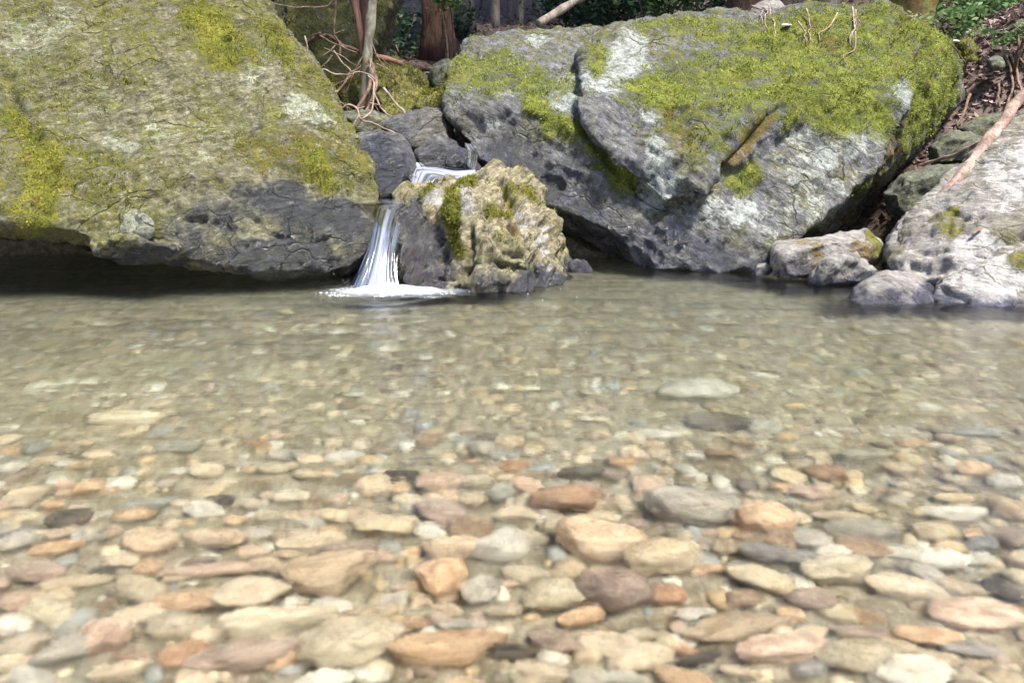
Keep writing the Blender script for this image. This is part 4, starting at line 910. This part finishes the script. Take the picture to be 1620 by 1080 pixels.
def tube(pts, rad, n=30, k=8, wob=0.0, rough=0.12, seed=0, flare=0.0):
    q, r = smooth_path(pts, rad, n)
    if wob: q = q + wob * np.stack([fbm(q * 6, 2, seed + s) for s in (0, 1, 2)], -1) * np.linspace(0.3, 1, n)[:, None]
    T = np.gradient(q, axis=0); T /= np.linalg.norm(T, axis=1)[:, None] + 1e-9
    ref = np.array([0, 0, 1.0]) if abs(T[:, 2]).mean() < 0.75 else np.array([1.0, 0, 0])
    B = np.cross(T, ref); B /= np.linalg.norm(B, axis=1)[:, None] + 1e-9; C = np.cross(B, T)
    a = np.linspace(0, 2 * np.pi, k, endpoint=False)
    ring = B[:, None] * np.cos(a)[None, :, None] + C[:, None] * np.sin(a)[None, :, None]
    if flare: r = r * (1 + flare * np.exp(-np.linspace(0, 1, n) * 14))
    r = r * (1 + 0.28 * fbm(q * (1.2 / max(0.012, 4 * r.mean())), 2, seed + 40))
    P = q[:, None] + ring * r[:, None, None]
    P = P + ring * (rough * r[:, None] * fbm((P * 9 / max(0.05, r.max() * 8)).reshape(-1, 3), 3, seed).reshape(n, k))[..., None]
    V = np.concatenate([P.reshape(-1, 3), q[:1], q[-1:]]); i = np.arange(n * k).reshape(n, k); j = np.roll(i, -1, 1)
    F = np.stack([i[:-1], j[:-1], j[1:], i[1:]], -1).reshape(-1, 4)
    cap0 = [[j[0, m], i[0, m], n * k, n * k] for m in range(k)]; cap1 = [[i[-1, m], j[-1, m], n * k + 1, n * k + 1] for m in range(k)]
    F3 = np.concatenate([F[:, [0, 1, 2]], F[:, [0, 2, 3]], np.array(cap0)[:, :3], np.array(cap1)[:, :3]])
    return V, F3

def tubes_mesh(name, lst):
    Vs, Fs, o = [], [], 0
    for v, f in lst: Vs.append(v); Fs.append(f + o); o += len(v)
    return mesh_np(name, np.concatenate(Vs), np.concatenate(Fs))

def leaf_cloud(centers, n, spread, size, droop=0.0):
    C = np.array(centers); c = C[rng.integers(len(C), size=n)]
    P = c + rng.normal(size=(n, 3)) * np.array(spread)
    d = rng.normal(size=(n, 3)) * np.array([1, 1, 0.5]) + np.array([0, 0, -droop]); d /= np.linalg.norm(d, axis=1)[:, None]
    s = np.cross(d, rng.normal(size=(n, 3))); s /= np.linalg.norm(s, axis=1)[:, None]
    z = size * rng.uniform(0.6, 1.3, n)[:, None]
    V = np.stack([P - d * z * 0.5, P + s * z * 0.24, P + d * z * 0.5, P - s * z * 0.24], 1).reshape(-1, 3)
    sh = np.repeat(rng.random(n), 4)
    m = mesh_np('leaves', V, np.arange(4 * n).reshape(-1, 4), False); fattr(m, 'shade', sh); return m

M_CEDAR = simple_material('cedar_bark', (0.085, 0.045, 0.035), (0.17, 0.095, 0.075), 22, 0.9, (1, 1, 0.12), 0.02)
M_BARK = simple_material('grey_bark', (0.15, 0.12, 0.11), (0.30, 0.26, 0.24), 18, 0.9, (1, 1, 0.25), 0.012, rnd=0.2)
M_LICHENBARK = simple_material('lichened_bark', (0.12, 0.085, 0.06), (0.32, 0.31, 0.26), 7, 0.9, (1, 1, 0.6), 0.008)
M_REDBARK = simple_material('red_bark', (0.10, 0.05, 0.04), (0.20, 0.10, 0.08), 14, 0.8, (1, 1, 0.2), 0.008)
M_ROOT = simple_material('root_bark', (0.10, 0.065, 0.05), (0.24, 0.16, 0.12), 20, 0.9, (1, 1, 1), 0.008, rnd=0.3)
M_TWIG = simple_material('twig_bark', (0.17, 0.12, 0.095), (0.40, 0.31, 0.265), 20, 0.85, (1, 1, 1), 0.004, rnd=0.15)
M_PINK = simple_material('fallen_branch_bark', (0.20, 0.13, 0.11), (0.46, 0.34, 0.30), 16, 0.85, (1, 1, 1), 0.008)
M_LOG = simple_material('red_log', (0.15, 0.075, 0.05), (0.27, 0.15, 0.10), 14, 0.8, (1, 1, 1), 0.006)
M_MOSSBARK = simple_material('mossy_bark', (0.13, 0.07, 0.03), (0.22, 0.19, 0.05), 7, 0.9, (1, 1, 0.6), 0.02)
M_CROWN = leaf_material('evergreen_leaf', (0.018, 0.035, 0.012), (0.06, 0.10, 0.03), 0.35)
M_SHRUB = leaf_material('shrub_leaf', (0.02, 0.05, 0.03), (0.09, 0.17, 0.09), 0.35)
M_FRESH = leaf_material('fresh_leaf', (0.07, 0.14, 0.05), (0.24, 0.36, 0.15), 0.45)
M_LITTER = leaf_material('dead_leaf', (0.10, 0.06, 0.055), (0.50, 0.40, 0.39), 0.15, 0.7)

def gz(x, y): return float(ground_h(np.array([x]), np.array([y]))[0])

def tree(px, Y, wpx, height, mat, label, crown_r=1.5, crown_n=2600, lean=(0, 0), flare=0.5, seed=0, bark_k=14, crown=True, crown_mat=None):
    x = at(px, 100, Y)[0]; r = wpx * Y / FPX / 2; z = gz(x, Y) - 0.1
    root_ = link('tree', None, loc=(x, Y, z)); tag(root_, label, 'tree', 'trees of the wood behind the boulders')
    top = np.array([lean[0], lean[1], height])
    pts = [(0, 0, 0), top * 0.33 + np.array([0.03, 0, 0]), top * 0.66, top]
    v, f = tube(pts, [r, r * 0.85, r * 0.6, r * 0.25], 40, bark_k, 0.02, 0.18, seed, flare); tk = link('trunk', mesh_np('trunk', v, f), mat, root_)
    if crown:
        cs, limbs = [], []
        for k in range(9):
            a = k * 2.4 + seed; h = height * (0.45 + 0.55 * k / 9); rr = crown_r * (1.15 - 0.75 * k / 9); b = top * (h / height)
            e = b + np.array([math.cos(a) * rr, math.sin(a) * rr, 0.25])
            v, f = tube([b, (b + e) / 2 + np.array([0, 0, 0.1]), e], [r * 0.28, r * 0.18, r * 0.05], 12, 6, 0, 0.1, seed + k)
            link('limb', mesh_np('limb', v, f), mat, tk)
            cs += [e, (b + e * 2) / 3, (b * 2 + e) / 3]
        link('crown', leaf_cloud(cs, int(crown_n * 1.5), (0.45, 0.45, 0.32), 0.19, 0.4), crown_mat or M_CROWN, root_)
    return root_

tree(694, 8.6, 40, 8.5, M_CEDAR, 'thick straight red-brown cedar trunk at the head of the gully', 1.8, 3200, seed=1, flare=0.35, bark_k=20)
tree(739, 10.4, 20, 8.5, M_BARK, 'slim grey trunk with a green tuft at its foot, next to the cedar', 1.7, 2800, seed=2)
spots = [(783, 11.5, 11, 'thin pale trunk, second beyond the cedar'), (806, 13.0, 8, 'thin purplish trunk between two paler ones'), (822, 12.2, 8, 'thin tan trunk above the flat end of the moss-capped boulder'),
         (765, 14.0, 9, 'faint distant trunk close behind the slim grey one'), (846, 14.2, 9, 'distant grey trunk beside the leaning dead trunk'), (658, 12.5, 9, 'distant trunk on the near side of the cedar, above the black boulder'),
         (632, 11.0, 8, 'thin trunk beyond the spindly tree, over the shadowed boulder'), (960, 13.0, 12, 'dim trunk behind the dark evergreen shrub'), (905, 15.5, 10, 'far dim trunk just beyond the leaning dead trunk'), (1085, 12.0, 13, 'dim trunk behind the fresh green shrub'),
         (720, 13.5, 7, 'very thin dark trunk between the cedar and the slim grey trunk'), (795, 16.0, 8, 'very far faint trunk between the thin pale ones'), (870, 12.5, 6, 'pole-thin sapling above the moss-capped boulder')]
for i, (px, Y, wp, lab) in enumerate(spots):
    tree(px, Y, wp, 8.0 + (i % 3), M_BARK, lab, 1.6, 2200, seed=10 + i, bark_k=8, lean=(random.uniform(-0.3, 0.3), 0))
# the tree on the bank above the moss cap: only its mossy foot shows
tree(1432, 6.9, 62, 8.5, M_MOSSBARK, 'mossy brown tree foot behind the top of the green-capped boulder', 1.9, 3200, seed=41, flare=0.7, bark_k=20)
tree(1175, 7.3, 46, 8.0, M_CEDAR, 'reddish-brown trunk foot with hanging roots above the moss cap', 1.8, 3000, seed=43, flare=0.8, bark_k=18)
tree(1300, 9.5, 24, 8.5, M_BARK, 'dim trunk high behind the crown of the green-capped boulder', 1.9, 3000, seed=47)
# trees hidden behind the big boulders still shade the wood
for i, (px, Y) in enumerate([(250, 9.0), (80, 10.5), (450, 11.5), (1560, 10.5)]):
    tree(px, Y, 26, 9.0, M_BARK, ['tall trunk behind the sloping face of the olive-mossed boulder', 'farthest outlying trunk behind the olive-mossed boulder', 'trunk up the slope behind the moss-covered gully boulder', 'trunk at the top of the leaf-littered bank'][i], 2.0, 3000, seed=60 + i)

# spindly tree in the gully: three stems from one stool
st = link('spindly_tree', None, loc=tuple(at(578, 190, 5.6))); tag(st, 'spindly tree with one lichened grey stem and two red ones, over the cascade', 'tree')
def add_stem(name, pl, rad, mat, n=30, k=9, wob=0.01, parent=st, seed=5):
    v, f = tube(A(pl), rad, n, k, wob, 0.15, seed); v = v - np.array(parent.location); return link(name, mesh_np(name, v, f), mat, parent)
px2 = 5.6 / FPX
add_stem('trunk', [(576, 190, 5.6), (577, 150, 5.6), (581, 90, 5.6), (588, 20, 5.62), (594, -60, 5.65), (600, -400, 5.8)], [8 * px2, 7.5 * px2, 7.5 * px2, 7 * px2, 6.5 * px2, 3 * px2], M_LICHENBARK, 50, 12)
add_stem('trunk', [(580, 150, 5.64), (578, 110, 5.66), (573, 60, 5.7), (558, -10, 5.75), (545, -80, 5.8), (500, -350, 5.9)], [5 * px2, 5 * px2, 5.5 * px2, 6 * px2, 5 * px2, 2 * px2], M_REDBARK, 50, 10)
add_stem('trunk', [(578, 110, 5.75), (577, 40, 5.8), (573, -40, 5.85), (570, -300, 5.9)], [5 * px2, 6 * px2, 6 * px2, 3 * px2], M_REDBARK, 40, 10)
for pl, r0, r1 in [([(585, 95, 5.55), (592, 110, 5.5), (584, 140, 5.4), (568, 172, 5.3)], 4, 2), ([(590, 110, 5.55), (597, 130, 5.5), (590, 155, 5.45), (576, 185, 5.4)], 3.5, 2), ([(582, 150, 5.5), (574, 175, 5.45), (560, 196, 5.4)], 4, 1.5)]:
    add_stem('root', pl, np.linspace(r0, r1, len(pl)) * px2, M_ROOT, 24, 7, 0.015)
add_stem('crown_limb', [(598, -250, 5.75), (700, -330, 5.6), (760, -420, 5.5)], [3 * px2, 2 * px2, 1 * px2], M_LICHENBARK, 20, 7)
link('crown', leaf_cloud([at(600, -420, 5.8) - np.array(st.location), at(540, -400, 6.0) - np.array(st.location), at(700, -420, 5.8) - np.array(st.location)], 2500, (0.5, 0.5, 0.3), 0.12, 0.3), M_CROWN, st)

bpy.context.view_layer.update()
DG = bpy.context.evaluated_depsgraph_get()
def snap(px, py, lift=0.01, Y=None):
    ok, loc, nrm, *_ = sc.ray_cast(DG, CAM, Vector(ray(px, py)).normalized())
    if not ok: return at(px, py, Y or 5.5)
    d = (CAM - loc).normalized()
    return np.array(loc + nrm * lift + d * lift * 0.5)
def branch(name, pl, w0, w1, mat, label, cat, twigs=(), n=40, k=9, wob=0.022, group=None, seed=3, snapped=False):
    SN = (lambda l: [snap(q[0], q[1], q[2]) for q in l]) if snapped else A
    c = SN(pl[:1])[0]; o = link(name, None, loc=tuple(c)); tag(o, label, cat, group)
    Yv = c[1] * (0.78 if name == 'bare_branch' else 1.0); v, f = tube(SN(pl), np.linspace(w0, w1, len(pl)) * Yv / FPX / 2, n, k, wob, 0.15, seed); sm = link('stem', mesh_np('stem', v - c, f), mat, o)
    for tw, a, b in twigs:
        v, f = tube(A(tw), np.linspace(a, b, len(tw)) * Yv / FPX / 2, 20, 6, wob * 0.6, 0.12, seed + 1); link('twig', mesh_np('twig', v - c, f), mat, sm)
    return o
branch('bare_branch', [(535, 176, 5.1), (552, 164, 5.08), (566, 172, 5.05), (568, 184, 5.02), (572, 190, 5.0), (600, 196, 4.96), (618, 205, 4.92), (635, 218, 4.88)], 4.5, 3, M_TWIG, 'pale pinkish forked twig lying over the black wet rock', 'branch',
       [([(568, 184, 5.02), (562, 195, 5.0), (552, 206, 4.98)], 4, 3), ([(566, 172, 5.05), (576, 170, 5.05)], 2.5, 1.5), ([(572, 190, 5.0), (588, 178, 5.04), (592, 150, 5.1), (594, 128, 5.15), (582, 118, 5.2)], 4, 2.5)])
branch('bare_branch', [(500, 118, 5.3), (512, 108, 5.3), (530, 118, 5.28), (552, 116, 5.26), (568, 112, 5.25), (584, 120, 5.22), (595, 126, 5.2)], 3, 3, M_TWIG, 'thin pale looping twig hanging in front of the mossed gully rock', 'branch',
       [([(528, 80, 5.3), (542, 100, 5.28), (556, 112, 5.26)], 2, 3.5)])
branch('bare_branch', [(530, -20, 5.5), (531, 20, 5.5), (527, 55, 5.5), (537, 72, 5.5), (538, 90, 5.5)], 5, 4, M_ROOT, 'dark crooked branch hanging straight down before the mossed gully boulder', 'branch', [([(529, 54, 5.5), (544, 48, 5.5)], 2.5, 1.5)])
branch('bare_branch', [(485, 68, 5.9), (500, 60, 5.85), (515, 54, 5.8), (540, 68, 5.75), (570, 80, 5.7)], 9, 6, M_ROOT, 'thick brown root bending out of the earth beside the mossed gully boulder', 'root', [([(490, 66, 5.9), (492, 60, 5.9), (506, 55, 5.8)], 6, 6), ([(525, 62, 5.8), (548, 78, 5.7), (566, 84, 5.65)], 4, 3)])
branch('bare_branch', [(482, 58, 5.4), (488, 80, 5.4), (492, 105, 5.4)], 3.5, 3, M_TWIG, 'short pale upright stick behind the edge of the olive-mossed boulder', 'stick')
branch('bare_branch', [(430, 5, 5.6), (465, 12, 5.55), (500, 13, 5.5), (520, 8, 5.5), (530, -6, 5.5)], 2, 1.6, M_TWIG, 'thin pale arching twig against the mossed gully boulder', 'branch')
branch('bare_branch', [(607, 140, 5.4), (620, 155, 5.35), (632, 170, 5.3), (643, 183, 5.25)], 5, 5, M_BARK, 'smooth grey root reaching down to the blue-grey rock', 'root')
branch('bare_branch', [(590, 145, 5.4), (600, 165, 5.35), (615, 178, 5.3), (622, 184, 5.28)], 4, 3, M_TWIG, 'short pale root beside the smooth grey root', 'root', [([(585, 163, 5.4), (606, 168, 5.35)], 3, 2)])
rt = random.Random(5)
tw = []
for k in range(16):
    x0, y0 = rt.uniform(485, 615), rt.uniform(50, 170); a = rt.uniform(-1.1, 1.1); L = rt.uniform(25, 70); Yq = rt.uniform(5.35, 5.75)
    dx, dy = L * math.sin(a), L * math.cos(a)
    tw.append(([(x0, y0, Yq), (x0 + dx * 0.5 + rt.uniform(-7, 7), y0 + dy * 0.5, Yq - 0.05), (x0 + dx, y0 + dy, Yq - 0.08)], rt.uniform(1.6, 3), 1.0))
branch('twig_tangle', [(512, 190, 5.5), (530, 150, 5.55), (552, 120, 5.6), (585, 95, 5.6)], 4, 3, M_ROOT, 'tangle of thin dead twigs hanging round the spindly tree', 'twigs', tw)
branch('fallen_log', [(594, 90, 5.7), (615, 94, 5.72), (636, 101, 5.75)], 8, 9, M_LOG, 'short reddish-brown broken log lying on the slanting mossy rock', 'log', n=20, k=12, wob=0)
branch('fallen_log', [(640, 103, 6.6), (665, 108, 6.6), (690, 114, 6.5)], 7, 6, M_ROOT, 'dark rotten log on the litter in front of the cedar', 'log', n=20, k=10)
branch('bare_branch', [(594, 101, 5.5), (612, 108, 5.48), (628, 118, 5.45)], 3, 1.5, M_ROOT, 'thin dark stick against the slanting mossy rock', 'stick', n=14, k=6)
branch('leaning_trunk', [(852, 38, 6.6), (875, 24, 6.7), (900, 8, 6.8), (960, -30, 7.0), (1100, -110, 7.4)], 12, 14, M_BARK, 'leaning dead trunk rising from behind the flat end of the moss-capped boulder', 'trunk', n=40, k=12, wob=0.01)
branch('fallen_branch', [(1474, 332, 4.12), (1500, 300, 4.14), (1535, 262, 4.18), (1570, 215, 4.25), (1620, 150, 4.35), (1700, 60, 4.5)], 13, 21, M_PINK, 'pinkish-brown fallen branch leaning along the pale boulder', 'branch', [([(1572, 212, 4.25), (1560, 222, 4.3), (1510, 245, 4.5), (1452, 261, 4.75)], 9, 5)], n=50, k=12)
branch('bare_branch', [(1438, 26, 0.02), (1460, 22, 0.02), (1480, 24, 0.02), (1496, 34, 0.02)], 3.5, 3, M_TWIG, 'short bleached stick lying across the mossy tree foot', 'stick', n=20, k=6, snapped=True)
branch('bare_branch', [(1490, 18, 0.02), (1520, 22, 0.02), (1550, 34, 0.02), (1572, 48, 0.02)], 2.5, 2.5, M_TWIG, 'thin brown twig curving over the green herbs of the bank', 'stick', n=20, k=6, snapped=True)
branch('bare_branch', [(1500, 62, 0.02), (1518, 92, 0.02), (1530, 118, 0.02), (1540, 125, 0.02)], 3, 4, M_ROOT, 'thin root running down beside the small moss-green stone of the bank', 'root', n=20, k=6, snapped=True)
branch('bare_branch', [(1535, 150, 5.5), (1525, 175, 5.4), (1515, 200, 5.3)], 6, 4, M_ROOT, 'dark root dropping into the gap beside the green-capped boulder', 'root', n=20, k=7)
for i, pl in enumerate([[(1590, 88, 5.6), (1600, 120, 5.5), (1598, 150, 5.45), (1592, 175, 5.4)], [(1600, 90, 5.6), (1612, 130, 5.5), (1616, 150, 5.4), (1635, 160, 5.35)], [(1580, 135, 5.6), (1578, 160, 5.5), (1582, 176, 5.45)], [(1605, 85, 5.65), (1625, 110, 5.55), (1640, 140, 5.5)]]):
    branch('bank_root', [(q[0], q[1], 0.02) for q in pl], 4, 3, M_ROOT, ['long exposed root hanging from the bank above the mossy grey rock', 'outermost exposed root curling out of the bank', 'short dark exposed root low in the bank', 'upper exposed root bowing over the outermost one'][i], 'root', n=24, k=7, seed=i, wob=0.03, snapped=True)
# roots and dry stems hanging over the moss cap
for i, (x0, y0, x1, y1) in enumerate([(1195, -5, 1206, 30), (1205, -5, 1212, 34), (1345, 20, 1350, 60), (1352, 22, 1346, 62), (1320, 28, 1294, 55), (1214, 20, 1232, 60), (1276, 25, 1280, 55), (1350, 58, 1340, 95), (1262, 40, 1275, 60)]):
    branch('dry_stem', [(x0, max(y0, 16), 0.04), ((x0 + x1) / 2 + 5, (y0 + y1) / 2 + 6, 0.012), (x1 - 4, (y0 + 3 * y1) / 4 + 6, 0.02), (x1, y1 + 12, 0.004)], 2.6, 1.2, M_TWIG,
           ['dry root at the reddish trunk foot, first of two', 'dry root at the reddish trunk foot, second of two', 'dry brown stem on the brightest moss, first of a pair', 'dry brown stem on the brightest moss, second of a pair', 'slanting pale stem on the moss cap', 'thin dry stem curving beside the small pale stone', 'short dry stem with a dead leaf on the moss cap', 'lowest thin dry stem trailing over the brightest moss', 'short slanting dry stem next to the dead leaf'][i], 'stem', n=24, k=6, wob=0.02, seed=i, snapped=True)

# shrubs and herbs
def shrub(px, py, Y, rx, rz, n, size, mat, label, name='shrub', cat='shrub'):
    c = at(px, py, Y); g = np.array([c[0], Y, gz(c[0], Y)]); o = link(name, None, loc=tuple(g)); tag(o, label, cat)
    off = c - g; lst = [tube([(0, 0, -0.05), off * 0.5 + rng.normal(size=3) * 0.1, off + rng.normal(size=3) * np.array([rx, rx, rz]) * 0.7], [0.015, 0.01, 0.004], 12, 5) for _ in range(5)]
    for v, f in lst: link('branch', mesh_np('branch', v, f), M_ROOT, o)
    cs = off + rng.normal(size=(14, 3)) * np.array([rx, rx * 0.7, rz]) * 0.6
    link('foliage', leaf_cloud(cs, n, (rx * 0.28, rx * 0.28, rz * 0.28), size, 0.2), mat, o)
shrub(905, 10, 9.0, 0.55, 0.45, 2600, 0.075, M_SHRUB, 'dark bluish evergreen shrub behind the leaning dead trunk')
shrub(985, -5, 8.6, 0.5, 0.35, 2000, 0.07, M_SHRUB, 'dark evergreen shrub between the leaning trunk and the fresh green shrub')
shrub(1062, 2, 7.6, 0.36, 0.18, 1500, 0.07, M_FRESH, 'fresh light green shrub over the top of the moss-capped boulder')
shrub(735, 45, 10.2, 0.16, 0.18, 350, 0.07, M_SHRUB, 'small green tuft at the foot of the slim grey trunk')
shrub(640, 62, 8.6, 0.28, 0.22, 450, 0.07, M_SHRUB, 'sparse dark bush in the gloom beside the cedar')
shrub(708, -2, 8.2, 0.14, 0.10, 220, 0.06, M_FRESH, 'little hanging spray of green leaves in front of the cedar')
shrub(1508, 40, 6.1, 0.16, 0.10, 420, 0.05, M_FRESH, 'low green herb beside the mossy tree foot', 'herb', 'herb')
shrub(1560, 6, 7.2, 0.36, 0.12, 1100, 0.06, M_FRESH, 'bright green patch of herbs at the top of the bank', 'herb', 'herb')
shrub(1620, 12, 6.9, 0.25, 0.12, 800, 0.06, M_FRESH, 'bright green herb at the outer end of the bank', 'herb', 'herb')
shrub(1612, 55, 6.0, 0.12, 0.07, 220, 0.045, M_FRESH, 'small green herb below the others on the bank', 'herb', 'herb')
shrub(1150, 5, 8.2, 0.25, 0.14, 500, 0.06, M_SHRUB, 'dark green seedling clump beside the reddish trunk foot', 'herb', 'herb')

# fallen leaves
def litter(n, x0, x1, y0, y1, size, zmin=0.15):
    X, Y = rng.uniform(x0, x1, n), rng.uniform(y0, y1, n); Z = ground_h(X, Y); k = Z > zmin; X, Y, Z = X[k], Y[k], Z[k]; n = len(X)
    d = rng.normal(size=(n, 3)) * np.array([1, 1, 0.35]); d /= np.linalg.norm(d, axis=1)[:, None]
    s = np.cross(d, rng.normal(size=(n, 3)) * np.array([0.4, 0.4, 1])); s /= np.linalg.norm(s, axis=1)[:, None]
    z = size * rng.uniform(0.5, 1.5, n)[:, None]; P = np.stack([X, Y, Z + 0.012], -1)
    V = np.stack([P - d * z * 0.5, P + s * z * 0.25, P + d * z * 0.5 + np.array([0, 0, 0.01]), P - s * z * 0.25], 1).reshape(-1, 3)
    m = mesh_np('leaf_litter', V, np.arange(4 * n).reshape(-1, 4), False); fattr(m, 'shade', np.repeat(rng.random(n) ** 2, 4)); return m
lt = link('leaf_litter', litter(16000, -6, 7, 5.2, 14, 0.07), M_LITTER); tag(lt, 'brown and purplish fallen leaves over the forest floor', 'leaves', kind='stuff')
lt = link('bank_litter', litter(9000, 2.4, 5.0, 5.2, 7.6, 0.05), M_LITTER); tag(lt, 'pale dead leaves thick on the bank', 'leaves', kind='stuff')
# a few single leaves
def leaf(px, py, Y, size, mat, label, rz):
    V = np.array([[-.5, 0, 0], [-.25, .2, .04], [.1, .22, .05], [.5, 0, 0], [.1, -.22, .05], [-.25, -.2, .04], [0, 0, -.02]]) * size
    F = np.array([[0, 6, 1], [1, 6, 2], [2, 6, 3], [3, 6, 4], [4, 6, 5], [5, 6, 0]]); m = mesh_np('fallen_leaf', V, F)
    fattr(m, 'shade', np.full(7, 0.9)); o = link('fallen_leaf', m, mat, loc=tuple(snap(px, py, 0.012))); o.rotation_euler = (R(25), 0, rz); tag(o, label, 'leaf')
leaf(1518, 66, 5.6, 0.10, M_LITTER, 'large pale dead leaf on the bank near the moss-green stone', 0.4)
leaf(1550, 84, 5.75, 0.12, M_LITTER, 'large brownish dead leaf below the pale one on the bank', 1.2)
leaf(1246, 42, 5.25, 0.09, M_LITTER, 'brown dead leaf caught on the moss cap', 0.2)
leaf(1548, 366, 3.82, 0.05, M_LOG, 'single rusty red leaf on the pale boulder', 0.5)
